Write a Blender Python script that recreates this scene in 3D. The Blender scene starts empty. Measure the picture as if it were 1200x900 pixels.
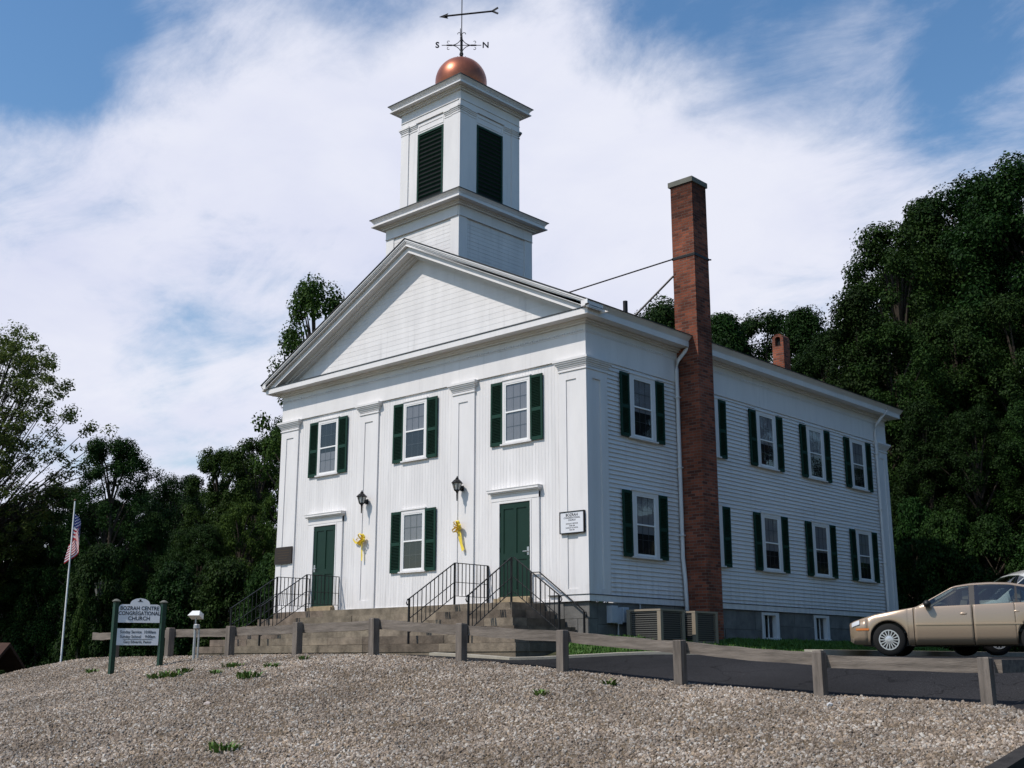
import bpy, math, random
import numpy as np
from mathutils import Matrix, Vector

SC = bpy.context.scene
COL = SC.collection
R = math.radians

# ------------------------------------------------------------------ camera
cam_d = bpy.data.cameras.new('camera')
cam_d.sensor_width = 36.0
cam_d.lens = 40.54
cam_d.clip_start = 0.1
cam_d.clip_end = 3000
cam = bpy.data.objects.new('camera', cam_d)
COL.objects.link(cam)
cam.location = (15.491, -19.155, -1.2126)
cam.rotation_euler = (R(90 + 13.470), 0, R(42.731))
SC.camera = cam

# ------------------------------------------------------------------ sun, sky, exposure
SUN_TO = Vector((0.36, 1.0, -1.36)).normalized()          # direction the light travels
elev = math.asin(-SUN_TO.z)
sun_d = bpy.data.lights.new('sun', 'SUN')
sun_d.energy = 3.9
sun_d.angle = R(0.53)
sun_d.color = (1.0, 0.93, 0.85)
sun = bpy.data.objects.new('sun', sun_d)
COL.objects.link(sun)
sun.rotation_euler = SUN_TO.to_track_quat('-Z', 'Y').to_euler()
sun.location = (-20, -50, 60)

world = bpy.data.worlds.new('World')
SC.world = world
world.use_nodes = True
SKY_STRENGTH = 0.138
VS = SC.view_settings
VS.view_transform = 'Standard'
VS.look = 'None'
VS.gamma = 1.0
VS.use_curve_mapping = False
VS.exposure = 0.0


def build_world():
    nt = world.node_tree
    N, L = nt.nodes, nt.links
    N.clear()
    out = N.new('ShaderNodeOutputWorld')
    bg = N.new('ShaderNodeBackground')
    bg.inputs['Strength'].default_value = SKY_STRENGTH
    sky = N.new('ShaderNodeTexSky')
    sky.sky_type = 'NISHITA'
    sky.sun_disc = False
    sky.sun_elevation = elev
    sky.sun_rotation = math.atan2(-SUN_TO.x, -SUN_TO.y)
    sky.air_density = 1.25
    sky.dust_density = 0.6
    sky.ozone_density = 2.5
    tc = N.new('ShaderNodeTexCoord')
    nrm = N.new('ShaderNodeVectorMath'); nrm.operation = 'NORMALIZE'
    L.new(tc.outputs['Generated'], nrm.inputs[0])
    sep = N.new('ShaderNodeSeparateXYZ')
    L.new(nrm.outputs[0], sep.inputs[0])

    def math_(op, a, b=None, c=None, clamp=False):
        m = N.new('ShaderNodeMath'); m.operation = op; m.use_clamp = clamp
        for i, v in enumerate((a, b, c)):
            if v is None: continue
            if isinstance(v, (int, float)): m.inputs[i].default_value = v
            else: L.new(v, m.inputs[i])
        return m.outputs[0]
    # cloud layer: project the direction on a flat layer so clouds shrink to the horizon
    den = math_('ADD', math_('MAXIMUM', sep.outputs['Z'], 0.0), 0.22)
    comb = N.new('ShaderNodeCombineXYZ')
    L.new(math_('DIVIDE', sep.outputs['X'], den), comb.inputs[0])
    L.new(math_('DIVIDE', sep.outputs['Y'], den), comb.inputs[1])

    def noise(scale, detail, rough, off, dist=0.0, stretch=(1, 1, 1), turn=0.0):
        mp = N.new('ShaderNodeMapping'); mp.inputs['Location'].default_value = off
        mp.inputs['Scale'].default_value = stretch; mp.inputs['Rotation'].default_value = (0, 0, turn)
        L.new(comb.outputs[0], mp.inputs[0])
        n = N.new('ShaderNodeTexNoise')
        n.inputs['Scale'].default_value = scale
        n.inputs['Detail'].default_value = detail
        n.inputs['Roughness'].default_value = rough
        n.inputs['Distortion'].default_value = dist
        L.new(mp.outputs[0], n.inputs['Vector'])
        return n.outputs['Fac']
    n1 = noise(1.9, 10, 0.56, (3.1, 1.7, 0.4), 0.25)
    n2 = noise(3.4, 8, 0.66, (7.3, 2.2, 1.4), 0.5, (1.0, 1.55, 1.0), 0.5)
    base = math_('ADD', math_('MULTIPLY', n1, 0.62), math_('MULTIPLY', n2, 0.38))
    base = math_('ADD', math_('MULTIPLY', math_('SUBTRACT', base, 0.5), 2.5), 0.5)

    # where the cloud cover thickens (+) or opens up (-): wide soft regions of the real sky
    def region(d, cos_in, cos_out, w):
        v = Vector(d).normalized()
        dp = N.new('ShaderNodeVectorMath'); dp.operation = 'DOT_PRODUCT'
        L.new(nrm.outputs[0], dp.inputs[0]); dp.inputs[1].default_value = v
        mr = N.new('ShaderNodeMapRange'); mr.interpolation_type = 'SMOOTHERSTEP'
        mr.inputs['From Min'].default_value = cos_out; mr.inputs['From Max'].default_value = cos_in
        mr.inputs['To Min'].default_value = 0; mr.inputs['To Max'].default_value = w
        L.new(dp.outputs['Value'], mr.inputs['Value'])
        return mr.outputs[0]
    cover = base
    # the cloud bank stands over the far side; overhead and behind the viewer the sky is clear
    v0 = Vector((-0.64, 0.74, 0.22)).normalized()
    dpc = N.new('ShaderNodeVectorMath'); dpc.operation = 'DOT_PRODUCT'
    L.new(nrm.outputs[0], dpc.inputs[0]); dpc.inputs[1].default_value = v0
    mrc = N.new('ShaderNodeMapRange'); mrc.interpolation_type = 'SMOOTHSTEP'
    mrc.inputs['From Min'].default_value = 0.45; mrc.inputs['From Max'].default_value = 0.78
    mrc.inputs['To Min'].default_value = -0.7; mrc.inputs['To Max'].default_value = 0.0
    L.new(dpc.outputs['Value'], mrc.inputs['Value'])
    cover = math_('ADD', cover, mrc.outputs[0])
    for d, a_in, a_out, w in SKY_REGIONS:
        cover = math_('ADD', cover, region(d, math.cos(R(a_in)), math.cos(R(a_out)), w))
    mask = N.new('ShaderNodeMapRange'); mask.interpolation_type = 'SMOOTHSTEP'
    mask.inputs['From Min'].default_value = 0.22; mask.inputs['From Max'].default_value = 0.90
    L.new(cover, mask.inputs['Value'])
    # cloud body: mostly white, a little grey-blue shading in its thick parts
    n3 = noise(2.3, 6, 0.55, (1.9, 8.2, 2.4), 0.3)
    cr = N.new('ShaderNodeValToRGB')
    cr.color_ramp.elements[0].position = 0.32; cr.color_ramp.elements[0].color = (5.0, 5.25, 6.5, 1)
    cr.color_ramp.elements[1].position = 0.62; cr.color_ramp.elements[1].color = (5.95, 6.1, 6.9, 1)
    L.new(n3, cr.inputs[0])
    mix = N.new('ShaderNodeMix'); mix.data_type = 'RGBA'
    L.new(mask.outputs[0], mix.inputs['Factor'])
    hs = N.new('ShaderNodeHueSaturation'); hs.inputs['Saturation'].default_value = 1.2; hs.inputs['Value'].default_value = 1.0
    L.new(sky.outputs[0], hs.inputs['Color'])
    L.new(hs.outputs[0], mix.inputs['A'])
    L.new(cr.outputs[0], mix.inputs['B'])
    L.new(mix.outputs['Result'], bg.inputs['Color'])
    L.new(bg.outputs[0], out.inputs[0])


SKY_REGIONS = [   # direction, inner angle, outer angle, weight: + thickens the cloud, - opens blue gaps
    ((-0.62, 0.68, 0.36), 22, 60, 0.40),
    ((-0.816, 0.271, 0.511), 3.0, 10.0, -0.29),
    ((-0.765, 0.363, 0.533), 3.0, 10.0, -0.29),
    ((-0.694, 0.453, 0.560), 3.0, 10.5, -0.25),
    ((-0.622, 0.532, 0.575), 2.0, 9.0, -0.30),
    ((-0.815, 0.339, 0.470), 1.0, 6.0, -0.20),
    ((-0.505, 0.648, 0.571), 2.0, 9.0, -0.23),
    ((-0.429, 0.727, 0.536), 2.0, 9.0, -0.25),
    ((-0.345, 0.790, 0.507), 2.0, 9.0, -0.22),
    ((-0.241, 0.853, 0.463), 2.0, 9.0, -0.25),
    ((-0.286, 0.871, 0.399), 1.0, 5.5, -0.15),
    ((-0.489, 0.738, 0.465), 1.0, 6.0, -0.10),
    ((-0.861, 0.439, 0.259), 0.3, 3.6, -0.10),
    ((-0.839, 0.480, 0.256), 0.3, 3.6, -0.16),
    ((-0.817, 0.520, 0.250), 0.3, 3.6, -0.16),
    ((-0.794, 0.561, 0.235), 0.3, 3.6, -0.13),
    ((-0.856, 0.384, 0.347), 1.0, 7.0, -0.08),
]
build_world()

# ------------------------------------------------------------------ materials
MATS = {}


def mat(name, col, rough=0.6, spec=0.4, metal=0.0, var=0.0, vscale=6.0, bump=0.0, bscale=40.0,
        island=0.0, coat=0.0, stretch=None, sat=0.0, grime=0.0):
    """principled material with colour variation, fine bump and optional variation per mesh island"""
    if name in MATS: return MATS[name]
    m = bpy.data.materials.new(name); m.use_nodes = True
    nt = m.node_tree; N, L = nt.nodes, nt.links
    b = N['Principled BSDF']
    b.inputs['Roughness'].default_value = rough
    b.inputs['Specular IOR Level'].default_value = spec
    b.inputs['Metallic'].default_value = metal
    b.inputs['Coat Weight'].default_value = coat
    b.inputs['Base Color'].default_value = (*col, 1)
    tc = N.new('ShaderNodeTexCoord')
    vec = tc.outputs['Object']
    if stretch:
        mp = N.new('ShaderNodeMapping'); mp.inputs['Scale'].default_value = stretch
        L.new(vec, mp.inputs[0]); vec = mp.outputs[0]
    fac = None
    if var > 0:
        n = N.new('ShaderNodeTexNoise'); n.inputs['Scale'].default_value = vscale
        n.inputs['Detail'].default_value = 8; n.inputs['Roughness'].default_value = 0.62
        L.new(vec, n.inputs['Vector'])
        mr = N.new('ShaderNodeMapRange')
        mr.inputs['From Min'].default_value = 0.3; mr.inputs['From Max'].default_value = 0.7
        mr.inputs['To Min'].default_value = 1 - var; mr.inputs['To Max'].default_value = 1 + var
        L.new(n.outputs['Fac'], mr.inputs['Value']); fac = mr.outputs[0]
    if island > 0:
        g = N.new('ShaderNodeNewGeometry')
        mr = N.new('ShaderNodeMapRange')
        mr.inputs['To Min'].default_value = 1 - island; mr.inputs['To Max'].default_value = 1 + island
        L.new(g.outputs['Random Per Island'], mr.inputs['Value'])
        if fac is None: fac = mr.outputs[0]
        else:
            mm = N.new('ShaderNodeMath'); mm.operation = 'MULTIPLY'
            L.new(fac, mm.inputs[0]); L.new(mr.outputs[0], mm.inputs[1]); fac = mm.outputs[0]
    if grime:
        # weather stains: long drips everywhere, splashed dirt near the ground
        mp2 = N.new('ShaderNodeMapping'); mp2.inputs['Scale'].default_value = (7, 7, 0.55)
        L.new(tc.outputs['Object'], mp2.inputs[0])
        n3 = N.new('ShaderNodeTexNoise'); n3.inputs['Scale'].default_value = 1.0; n3.inputs['Detail'].default_value = 7; n3.inputs['Roughness'].default_value = 0.7
        L.new(mp2.outputs[0], n3.inputs['Vector'])
        sp = N.new('ShaderNodeSeparateXYZ'); L.new(tc.outputs['Object'], sp.inputs[0])
        lo = N.new('ShaderNodeMapRange'); lo.inputs['From Min'].default_value = 0.0; lo.inputs['From Max'].default_value = 0.9
        lo.inputs['To Min'].default_value = 0.16; lo.inputs['To Max'].default_value = 0.0
        L.new(sp.outputs['Z'], lo.inputs['Value'])
        th = N.new('ShaderNodeMath'); th.operation = 'ADD'; L.new(n3.outputs['Fac'], th.inputs[0]); L.new(lo.outputs[0], th.inputs[1])
        mr3 = N.new('ShaderNodeMapRange'); mr3.inputs['From Min'].default_value = 0.56; mr3.inputs['From Max'].default_value = 0.80
        mr3.inputs['To Min'].default_value = 1.0; mr3.inputs['To Max'].default_value = 1.0 - grime
        L.new(th.outputs[0], mr3.inputs['Value'])
        mg = N.new('ShaderNodeMath'); mg.operation = 'MULTIPLY'; L.new(fac, mg.inputs[0]); L.new(mr3.outputs[0], mg.inputs[1]); fac = mg.outputs[0]
    if fac is not None:
        hs = N.new('ShaderNodeHueSaturation')
        hs.inputs['Color'].default_value = (*col, 1)
        L.new(fac, hs.inputs['Value'])
        if island > 0 and sat > 0:
            mr2 = N.new('ShaderNodeMapRange')
            mr2.inputs['To Min'].default_value = 0.5 - sat; mr2.inputs['To Max'].default_value = 0.5 + sat
            w = N.new('ShaderNodeTexWhiteNoise'); w.noise_dimensions = '1D'
            L.new(g.outputs['Random Per Island'], w.inputs['W'])
            L.new(w.outputs['Value'], mr2.inputs['Value'])
            L.new(mr2.outputs[0], hs.inputs['Hue'])
        L.new(hs.outputs[0], b.inputs['Base Color'])
    if bump > 0:
        n2 = N.new('ShaderNodeTexNoise'); n2.inputs['Scale'].default_value = bscale
        n2.inputs['Detail'].default_value = 6
        L.new(vec, n2.inputs['Vector'])
        bp = N.new('ShaderNodeBump'); bp.inputs['Strength'].default_value = bump
        bp.inputs['Distance'].default_value = 0.01
        L.new(n2.outputs['Fac'], bp.inputs['Height'])
        L.new(bp.outputs[0], b.inputs['Normal'])
    MATS[name] = m
    return m


WHITE = mat('white_paint', (0.72, 0.70, 0.69), 0.5, 0.3, var=0.06, vscale=1.8, bump=0.12, bscale=60, stretch=(1, 1, 0.3), grime=0.16)
BOARD = mat('white_board_paint', (0.715, 0.695, 0.685), 0.55, 0.3, var=0.075, vscale=2.4, bump=0.15, bscale=40, island=0.025, stretch=(1, 1, 0.18), grime=0.24)
CLAP = mat('clapboard_paint', (0.715, 0.695, 0.685), 0.55, 0.3, var=0.05, vscale=1.3, bump=0.15, bscale=40, island=0.03, stretch=(1, 0.3, 1), grime=0.24)
SASHW = mat('sash_paint', (0.79, 0.79, 0.78), 0.4, 0.4)
SHUT = mat('shutter_green_paint', (0.008, 0.037, 0.024), 0.6, 0.2, var=0.14, vscale=5, island=0.07)
DOORG = mat('door_green_paint', (0.005, 0.026, 0.016), 0.45, 0.3, var=0.12, vscale=4)
IRON = mat('black_iron', (0.008, 0.008, 0.009), 0.5, 0.3)
DARKMETAL = mat('dark_flashing', (0.03, 0.032, 0.034), 0.5, 0.5)
ROOF = mat('asphalt_shingle', (0.06, 0.058, 0.056), 0.9, 0.2, var=0.3, vscale=9)
COPPER = mat('copper_ball', (0.33, 0.105, 0.055), 0.38, 0.5, metal=0.6, var=0.2, vscale=2.5, bump=0.15, bscale=3)
GALV = mat('galvanised_metal', (0.45, 0.46, 0.47), 0.4, 0.5, metal=0.6, var=0.1, vscale=9)
CONC = mat('concrete', (0.36, 0.33, 0.27), 0.85, 0.2, var=0.14, vscale=3, bump=0.4, bscale=60)
CAPST = mat('cap_stone', (0.14, 0.14, 0.12), 0.85, 0.2, var=0.2, vscale=5, bump=0.4)
GRAN = mat('granite_block', (0.15, 0.122, 0.092), 0.85, 0.25, var=0.5, vscale=3.2, bump=0.8, bscale=24, island=0.35, sat=0.014)
FOUND = mat('foundation_block', (0.155, 0.15, 0.14), 0.9, 0.2, var=0.3, vscale=2.5, bump=0.7, bscale=18, island=0.2)
SILLST = mat('door_sill_stone', (0.32, 0.25, 0.16), 0.85, 0.2, var=0.2, vscale=8, bump=0.4)
WOOD = mat('weathered_wood', (0.155, 0.132, 0.112), 0.85, 0.2, var=0.42, vscale=5, bump=0.6, bscale=30, island=0.16, stretch=(0.35, 3, 3))
WOODP = mat('weathered_post_wood', (0.15, 0.128, 0.110), 0.85, 0.2, var=0.42, vscale=5, bump=0.6, bscale=30, island=0.14, stretch=(3, 3, 0.35))
CURT = mat('curtain_cloth', (0.27, 0.26, 0.27), 0.9, 0.1, var=0.06, vscale=3)
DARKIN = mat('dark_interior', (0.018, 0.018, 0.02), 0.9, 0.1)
SIGNW = mat('sign_white', (0.66, 0.67, 0.70), 0.5, 0.3, var=0.03, vscale=8)
INK = mat('sign_ink', (0.02, 0.022, 0.03), 0.6, 0.2)
PLAQ = mat('bronze_plaque', (0.035, 0.022, 0.018), 0.4, 0.5, metal=0.4)
GOLD = mat('plaque_letter', (0.09, 0.055, 0.03), 0.5, 0.5, metal=0.5)
YEL = mat('yellow_ribbon', (0.80, 0.60, 0.06), 0.4, 0.4, var=0.1, vscale=14)
PGREEN = mat('post_green_paint', (0.007, 0.036, 0.022), 0.5, 0.4, var=0.15)
TAN = mat('tan_enamel', (0.25, 0.21, 0.16), 0.5, 0.4, var=0.08)
FIN = mat('condenser_fin', (0.05, 0.052, 0.055), 0.6, 0.4, var=0.1, vscale=20)
METERM = mat('meter_grey', (0.42, 0.45, 0.50), 0.45, 0.4, var=0.06)
FROST = mat('lantern_glass', (0.55, 0.55, 0.52), 0.25, 0.5)
BARK = mat('bark', (0.055, 0.045, 0.036), 0.95, 0.1, var=0.3, vscale=7, bump=0.6, bscale=20, stretch=(2, 2, 0.4))
KERBB = mat('asphalt_kerb', (0.035, 0.032, 0.03), 0.9, 0.2, var=0.3, vscale=8, bump=0.6)
DIRT = mat('dry_dirt', (0.125, 0.095, 0.062), 0.95, 0.1, var=0.4, vscale=9, bump=0.8, bscale=45)
GRASS = mat('grass_blade', (0.055, 0.12, 0.018), 0.6, 0.3, island=0.35, sat=0.02)
GRASSB = mat('grass_ground', (0.045, 0.075, 0.02), 0.95, 0.1, var=0.4, vscale=5, bump=0.6)
WEED = mat('weed_leaf', (0.085, 0.15, 0.028), 0.6, 0.3, island=0.4, sat=0.03)
CARP = mat('car_paint', (0.34, 0.258, 0.185), 0.32, 0.5, metal=0.3, coat=0.6)
VANP = mat('van_paint', (0.55, 0.55, 0.52), 0.3, 0.5, metal=0.2, coat=0.7)
TYRE = mat('tyre_rubber', (0.014, 0.014, 0.014), 0.85, 0.2)
RIM = mat('wheel_cover_silver', (0.55, 0.55, 0.55), 0.35, 0.5, metal=0.6)
BLKP = mat('black_trim', (0.015, 0.014, 0.014), 0.5, 0.4)
SEATC = mat('car_seat_cloth', (0.20, 0.17, 0.14), 0.9, 0.1)
AMBER = mat('amber_marker', (0.55, 0.16, 0.03), 0.3, 0.5)
LAMPG = mat('headlamp_lens', (0.55, 0.57, 0.6), 0.12, 0.6)
REDL = mat('tail_lamp', (0.35, 0.02, 0.02), 0.25, 0.5)
ROOFB = mat('brown_shingle', (0.065, 0.036, 0.026), 0.9, 0.2, var=0.2)
HOUSEW = mat('house_siding', (0.42, 0.42, 0.42), 0.7, 0.2)


def glass(name, tint=(0.9, 0.92, 0.92), refl=0.11, rough=0.015):
    if name in MATS: return MATS[name]
    m = bpy.data.materials.new(name); m.use_nodes = True
    nt = m.node_tree; N, L = nt.nodes, nt.links
    N.remove(N['Principled BSDF'])
    t = N.new('ShaderNodeBsdfTransparent'); t.inputs[0].default_value = (*tint, 1)
    g = N.new('ShaderNodeBsdfGlossy'); g.inputs['Roughness'].default_value = rough
    # Schlick reflectance that is the same from both sides of the pane
    ge = N.new('ShaderNodeNewGeometry')
    dt = N.new('ShaderNodeVectorMath'); dt.operation = 'DOT_PRODUCT'
    L.new(ge.outputs['Normal'], dt.inputs[0]); L.new(ge.outputs['Incoming'], dt.inputs[1])
    ab = N.new('ShaderNodeMath'); ab.operation = 'ABSOLUTE'; L.new(dt.outputs['Value'], ab.inputs[0])
    om = N.new('ShaderNodeMath'); om.operation = 'SUBTRACT'; om.inputs[0].default_value = 1.0; om.use_clamp = True; L.new(ab.outputs[0], om.inputs[1])
    pw = N.new('ShaderNodeMath'); pw.operation = 'POWER'; pw.inputs[1].default_value = 5.0; L.new(om.outputs[0], pw.inputs[0])
    mr = N.new('ShaderNodeMath'); mr.operation = 'MULTIPLY_ADD'; mr.use_clamp = True
    mr.inputs[1].default_value = 1.0 - refl; mr.inputs[2].default_value = refl
    L.new(pw.outputs[0], mr.inputs[0])
    # old panes are never quite flat
    tc = N.new('ShaderNodeTexCoord'); n = N.new('ShaderNodeTexNoise'); n.inputs['Scale'].default_value = 2.5
    L.new(tc.outputs['Object'], n.inputs['Vector'])
    bp = N.new('ShaderNodeBump'); bp.inputs['Strength'].default_value = 0.12; bp.inputs['Distance'].default_value = 0.02
    L.new(n.outputs['Fac'], bp.inputs['Height']); L.new(bp.outputs[0], g.inputs['Normal'])
    mx = N.new('ShaderNodeMixShader')
    L.new(mr.outputs[0], mx.inputs[0]); L.new(t.outputs[0], mx.inputs[1]); L.new(g.outputs[0], mx.inputs[2])
    L.new(mx.outputs[0], N['Material Output'].inputs[0])
    MATS[name] = m
    return m


PANE = glass('window_glass', (0.80, 0.82, 0.84), 0.085, 0.03)
CARGLASS = glass('car_glass', (0.62, 0.70, 0.67), 0.12, 0.01)


def brick_mat():
    m = bpy.data.materials.new('red_brick'); m.use_nodes = True
    nt = m.node_tree; N, L = nt.nodes, nt.links
    b = N['Principled BSDF']; b.inputs['Roughness'].default_value = 0.9
    b.inputs['Specular IOR Level'].default_value = 0.15
    tc = N.new('ShaderNodeTexCoord'); sp = N.new('ShaderNodeSeparateXYZ')
    L.new(tc.outputs['Object'], sp.inputs[0])
    ad = N.new('ShaderNodeMath'); ad.operation = 'ADD'
    L.new(sp.outputs['X'], ad.inputs[0]); L.new(sp.outputs['Y'], ad.inputs[1])
    cb = N.new('ShaderNodeCombineXYZ'); L.new(ad.outputs[0], cb.inputs[0]); L.new(sp.outputs['Z'], cb.inputs[1])
    br = N.new('ShaderNodeTexBrick')
    br.inputs['Scale'].default_value = 1.0
    br.inputs['Brick Width'].default_value = 0.205
    br.inputs['Row Height'].default_value = 0.068
    br.inputs['Mortar Size'].default_value = 0.006
    br.inputs['Mortar Smooth'].default_value = 0.2
    br.inputs['Color1'].default_value = (0.27, 0.083, 0.046, 1)
    br.inputs['Color2'].default_value = (0.095, 0.034, 0.024, 1)
    br.inputs['Mortar'].default_value = (0.15, 0.12, 0.10, 1)
    L.new(cb.outputs[0], br.inputs['Vector'])
    n = N.new('ShaderNodeTexNoise'); n.inputs['Scale'].default_value = 1.3; n.inputs['Detail'].default_value = 6
    L.new(tc.outputs['Object'], n.inputs['Vector'])
    mr = N.new('ShaderNodeMapRange'); mr.inputs['From Min'].default_value = 0.3; mr.inputs['From Max'].default_value = 0.7
    mr.inputs['To Min'].default_value = 0.65; mr.inputs['To Max'].default_value = 1.4
    L.new(n.outputs['Fac'], mr.inputs['Value'])
    # soot blackens the top of the shaft unevenly
    n2 = N.new('ShaderNodeTexNoise'); n2.inputs['Scale'].default_value = 2.6; n2.inputs['Detail'].default_value = 5
    L.new(tc.outputs['Object'], n2.inputs['Vector'])
    sz = N.new('ShaderNodeMath'); sz.operation = 'MULTIPLY_ADD'; sz.inputs[1].default_value = 2.4
    L.new(n2.outputs['Fac'], sz.inputs[0]); L.new(sp.outputs['Z'], sz.inputs[2])
    so = N.new('ShaderNodeMapRange'); so.inputs['From Min'].default_value = 10.2; so.inputs['From Max'].default_value = 11.3
    so.inputs['To Min'].default_value = 1.0; so.inputs['To Max'].default_value = 0.42
    L.new(sz.outputs[0], so.inputs['Value'])
    mm = N.new('ShaderNodeMath'); mm.operation = 'MULTIPLY'; L.new(mr.outputs[0], mm.inputs[0]); L.new(so.outputs[0], mm.inputs[1])
    hs = N.new('ShaderNodeHueSaturation'); L.new(br.outputs['Color'], hs.inputs['Color']); L.new(mm.outputs[0], hs.inputs['Value'])
    L.new(hs.outputs[0], b.inputs['Base Color'])
    bp = N.new('ShaderNodeBump'); bp.inputs['Strength'].default_value = 0.7; bp.inputs['Distance'].default_value = 0.008
    bp.invert = True
    L.new(br.outputs['Fac'], bp.inputs['Height']); L.new(bp.outputs[0], b.inputs['Normal'])
    return m


BRICK = brick_mat()


def asphalt_mat():
    m = bpy.data.materials.new('asphalt'); m.use_nodes = True
    nt = m.node_tree; N, L = nt.nodes, nt.links
    b = N['Principled BSDF']; b.inputs['Roughness'].default_value = 0.92; b.inputs['Specular IOR Level'].default_value = 0.12
    tc = N.new('ShaderNodeTexCoord')

    def noise(sc, det, lo, hi, a, c):
        n = N.new('ShaderNodeTexNoise'); n.inputs['Scale'].default_value = sc; n.inputs['Detail'].default_value = det
        L.new(tc.outputs['Object'], n.inputs['Vector'])
        r_ = N.new('ShaderNodeMapRange'); r_.inputs['From Min'].default_value = lo; r_.inputs['From Max'].default_value = hi
        r_.inputs['To Min'].default_value = a; r_.inputs['To Max'].default_value = c
        L.new(n.outputs['Fac'], r_.inputs['Value']); return r_.outputs[0], n.outputs['Fac']

    def mul(a, c):
        q = N.new('ShaderNodeMath'); q.operation = 'MULTIPLY'; L.new(a, q.inputs[0]); L.new(c, q.inputs[1]); return q.outputs[0]
    v, _ = noise(0.45, 6, 0.3, 0.7, 0.7, 1.45)
    g, gf = noise(55, 3, 0.3, 0.7, 0.5, 1.6)
    sp, _ = noise(24, 2, 0.70, 0.76, 1.0, 3.2)      # stray pebbles and dust
    vo = N.new('ShaderNodeTexVoronoi'); vo.feature = 'DISTANCE_TO_EDGE'; vo.inputs['Scale'].default_value = 0.55
    wn = N.new('ShaderNodeTexNoise'); wn.inputs['Scale'].default_value = 1.6; wn.inputs['Detail'].default_value = 5
    L.new(tc.outputs['Object'], wn.inputs['Vector'])
    wa = N.new('ShaderNodeVectorMath'); wa.operation = 'ADD'; L.new(tc.outputs['Object'], wa.inputs[0]); L.new(wn.outputs['Color'], wa.inputs[1])
    L.new(wa.outputs[0], vo.inputs['Vector'])
    ck = N.new('ShaderNodeMapRange'); ck.inputs['From Max'].default_value = 0.012; ck.inputs['To Min'].default_value = 0.35; ck.inputs['To Max'].default_value = 1.0
    L.new(vo.outputs['Distance'], ck.inputs['Value'])
    f = mul(mul(mul(v, g), sp), ck.outputs[0])
    hs = N.new('ShaderNodeHueSaturation'); hs.inputs['Color'].default_value = (0.0195, 0.0192, 0.0205, 1)
    L.new(f, hs.inputs['Value']); L.new(hs.outputs[0], b.inputs['Base Color'])
    bp = N.new('ShaderNodeBump'); bp.inputs['Strength'].default_value = 0.5; bp.inputs['Distance'].default_value = 0.01
    L.new(gf, bp.inputs['Height']); L.new(bp.outputs[0], b.inputs['Normal'])
    return m


ASPH = asphalt_mat()


def leaf_mat(name, dark, light, trans=0.22):
    m = bpy.data.materials.new(name); m.use_nodes = True
    nt = m.node_tree; N, L = nt.nodes, nt.links
    N.remove(N['Principled BSDF'])
    g = N.new('ShaderNodeNewGeometry')
    oi = N.new('ShaderNodeObjectInfo')
    cr = N.new('ShaderNodeValToRGB')
    cr.color_ramp.elements[0].color = (*dark, 1)
    cr.color_ramp.elements[1].color = (*light, 1)
    L.new(g.outputs['Random Per Island'], cr.inputs[0])
    hs = N.new('ShaderNodeHueSaturation')
    mr = N.new('ShaderNodeMapRange'); mr.inputs['To Min'].default_value = 0.72; mr.inputs['To Max'].default_value = 1.25
    L.new(oi.outputs['Random'], mr.inputs['Value']); L.new(mr.outputs[0], hs.inputs['Value'])
    mh = N.new('ShaderNodeMapRange'); mh.inputs['To Min'].default_value = 0.485; mh.inputs['To Max'].default_value = 0.52
    w = N.new('ShaderNodeTexWhiteNoise'); w.noise_dimensions = '1D'
    L.new(oi.outputs['Random'], w.inputs['W']); L.new(w.outputs['Value'], mh.inputs['Value']); L.new(mh.outputs[0], hs.inputs['Hue'])
    L.new(cr.outputs[0], hs.inputs['Color'])
    d = N.new('ShaderNodeBsdfPrincipled'); d.inputs['Roughness'].default_value = 0.65
    d.inputs['Specular IOR Level'].default_value = 0.10
    t = N.new('ShaderNodeBsdfTranslucent')
    L.new(hs.outputs[0], d.inputs['Base Color']); L.new(hs.outputs[0], t.inputs['Color'])
    mx = N.new('ShaderNodeMixShader'); mx.inputs[0].default_value = trans
    L.new(d.outputs[0], mx.inputs[1]); L.new(t.outputs[0], mx.inputs[2])
    L.new(mx.outputs[0], N['Material Output'].inputs[0])
    return m


LEAFD = leaf_mat('leaf_dark', (0.006, 0.019, 0.004), (0.026, 0.058, 0.010), 0.2)
LEAFM = leaf_mat('leaf_mid', (0.016, 0.037, 0.006), (0.058, 0.095, 0.013))
LEAFL = leaf_mat('leaf_light', (0.065, 0.095, 0.022), (0.16, 0.205, 0.05), 0.35)


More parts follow.
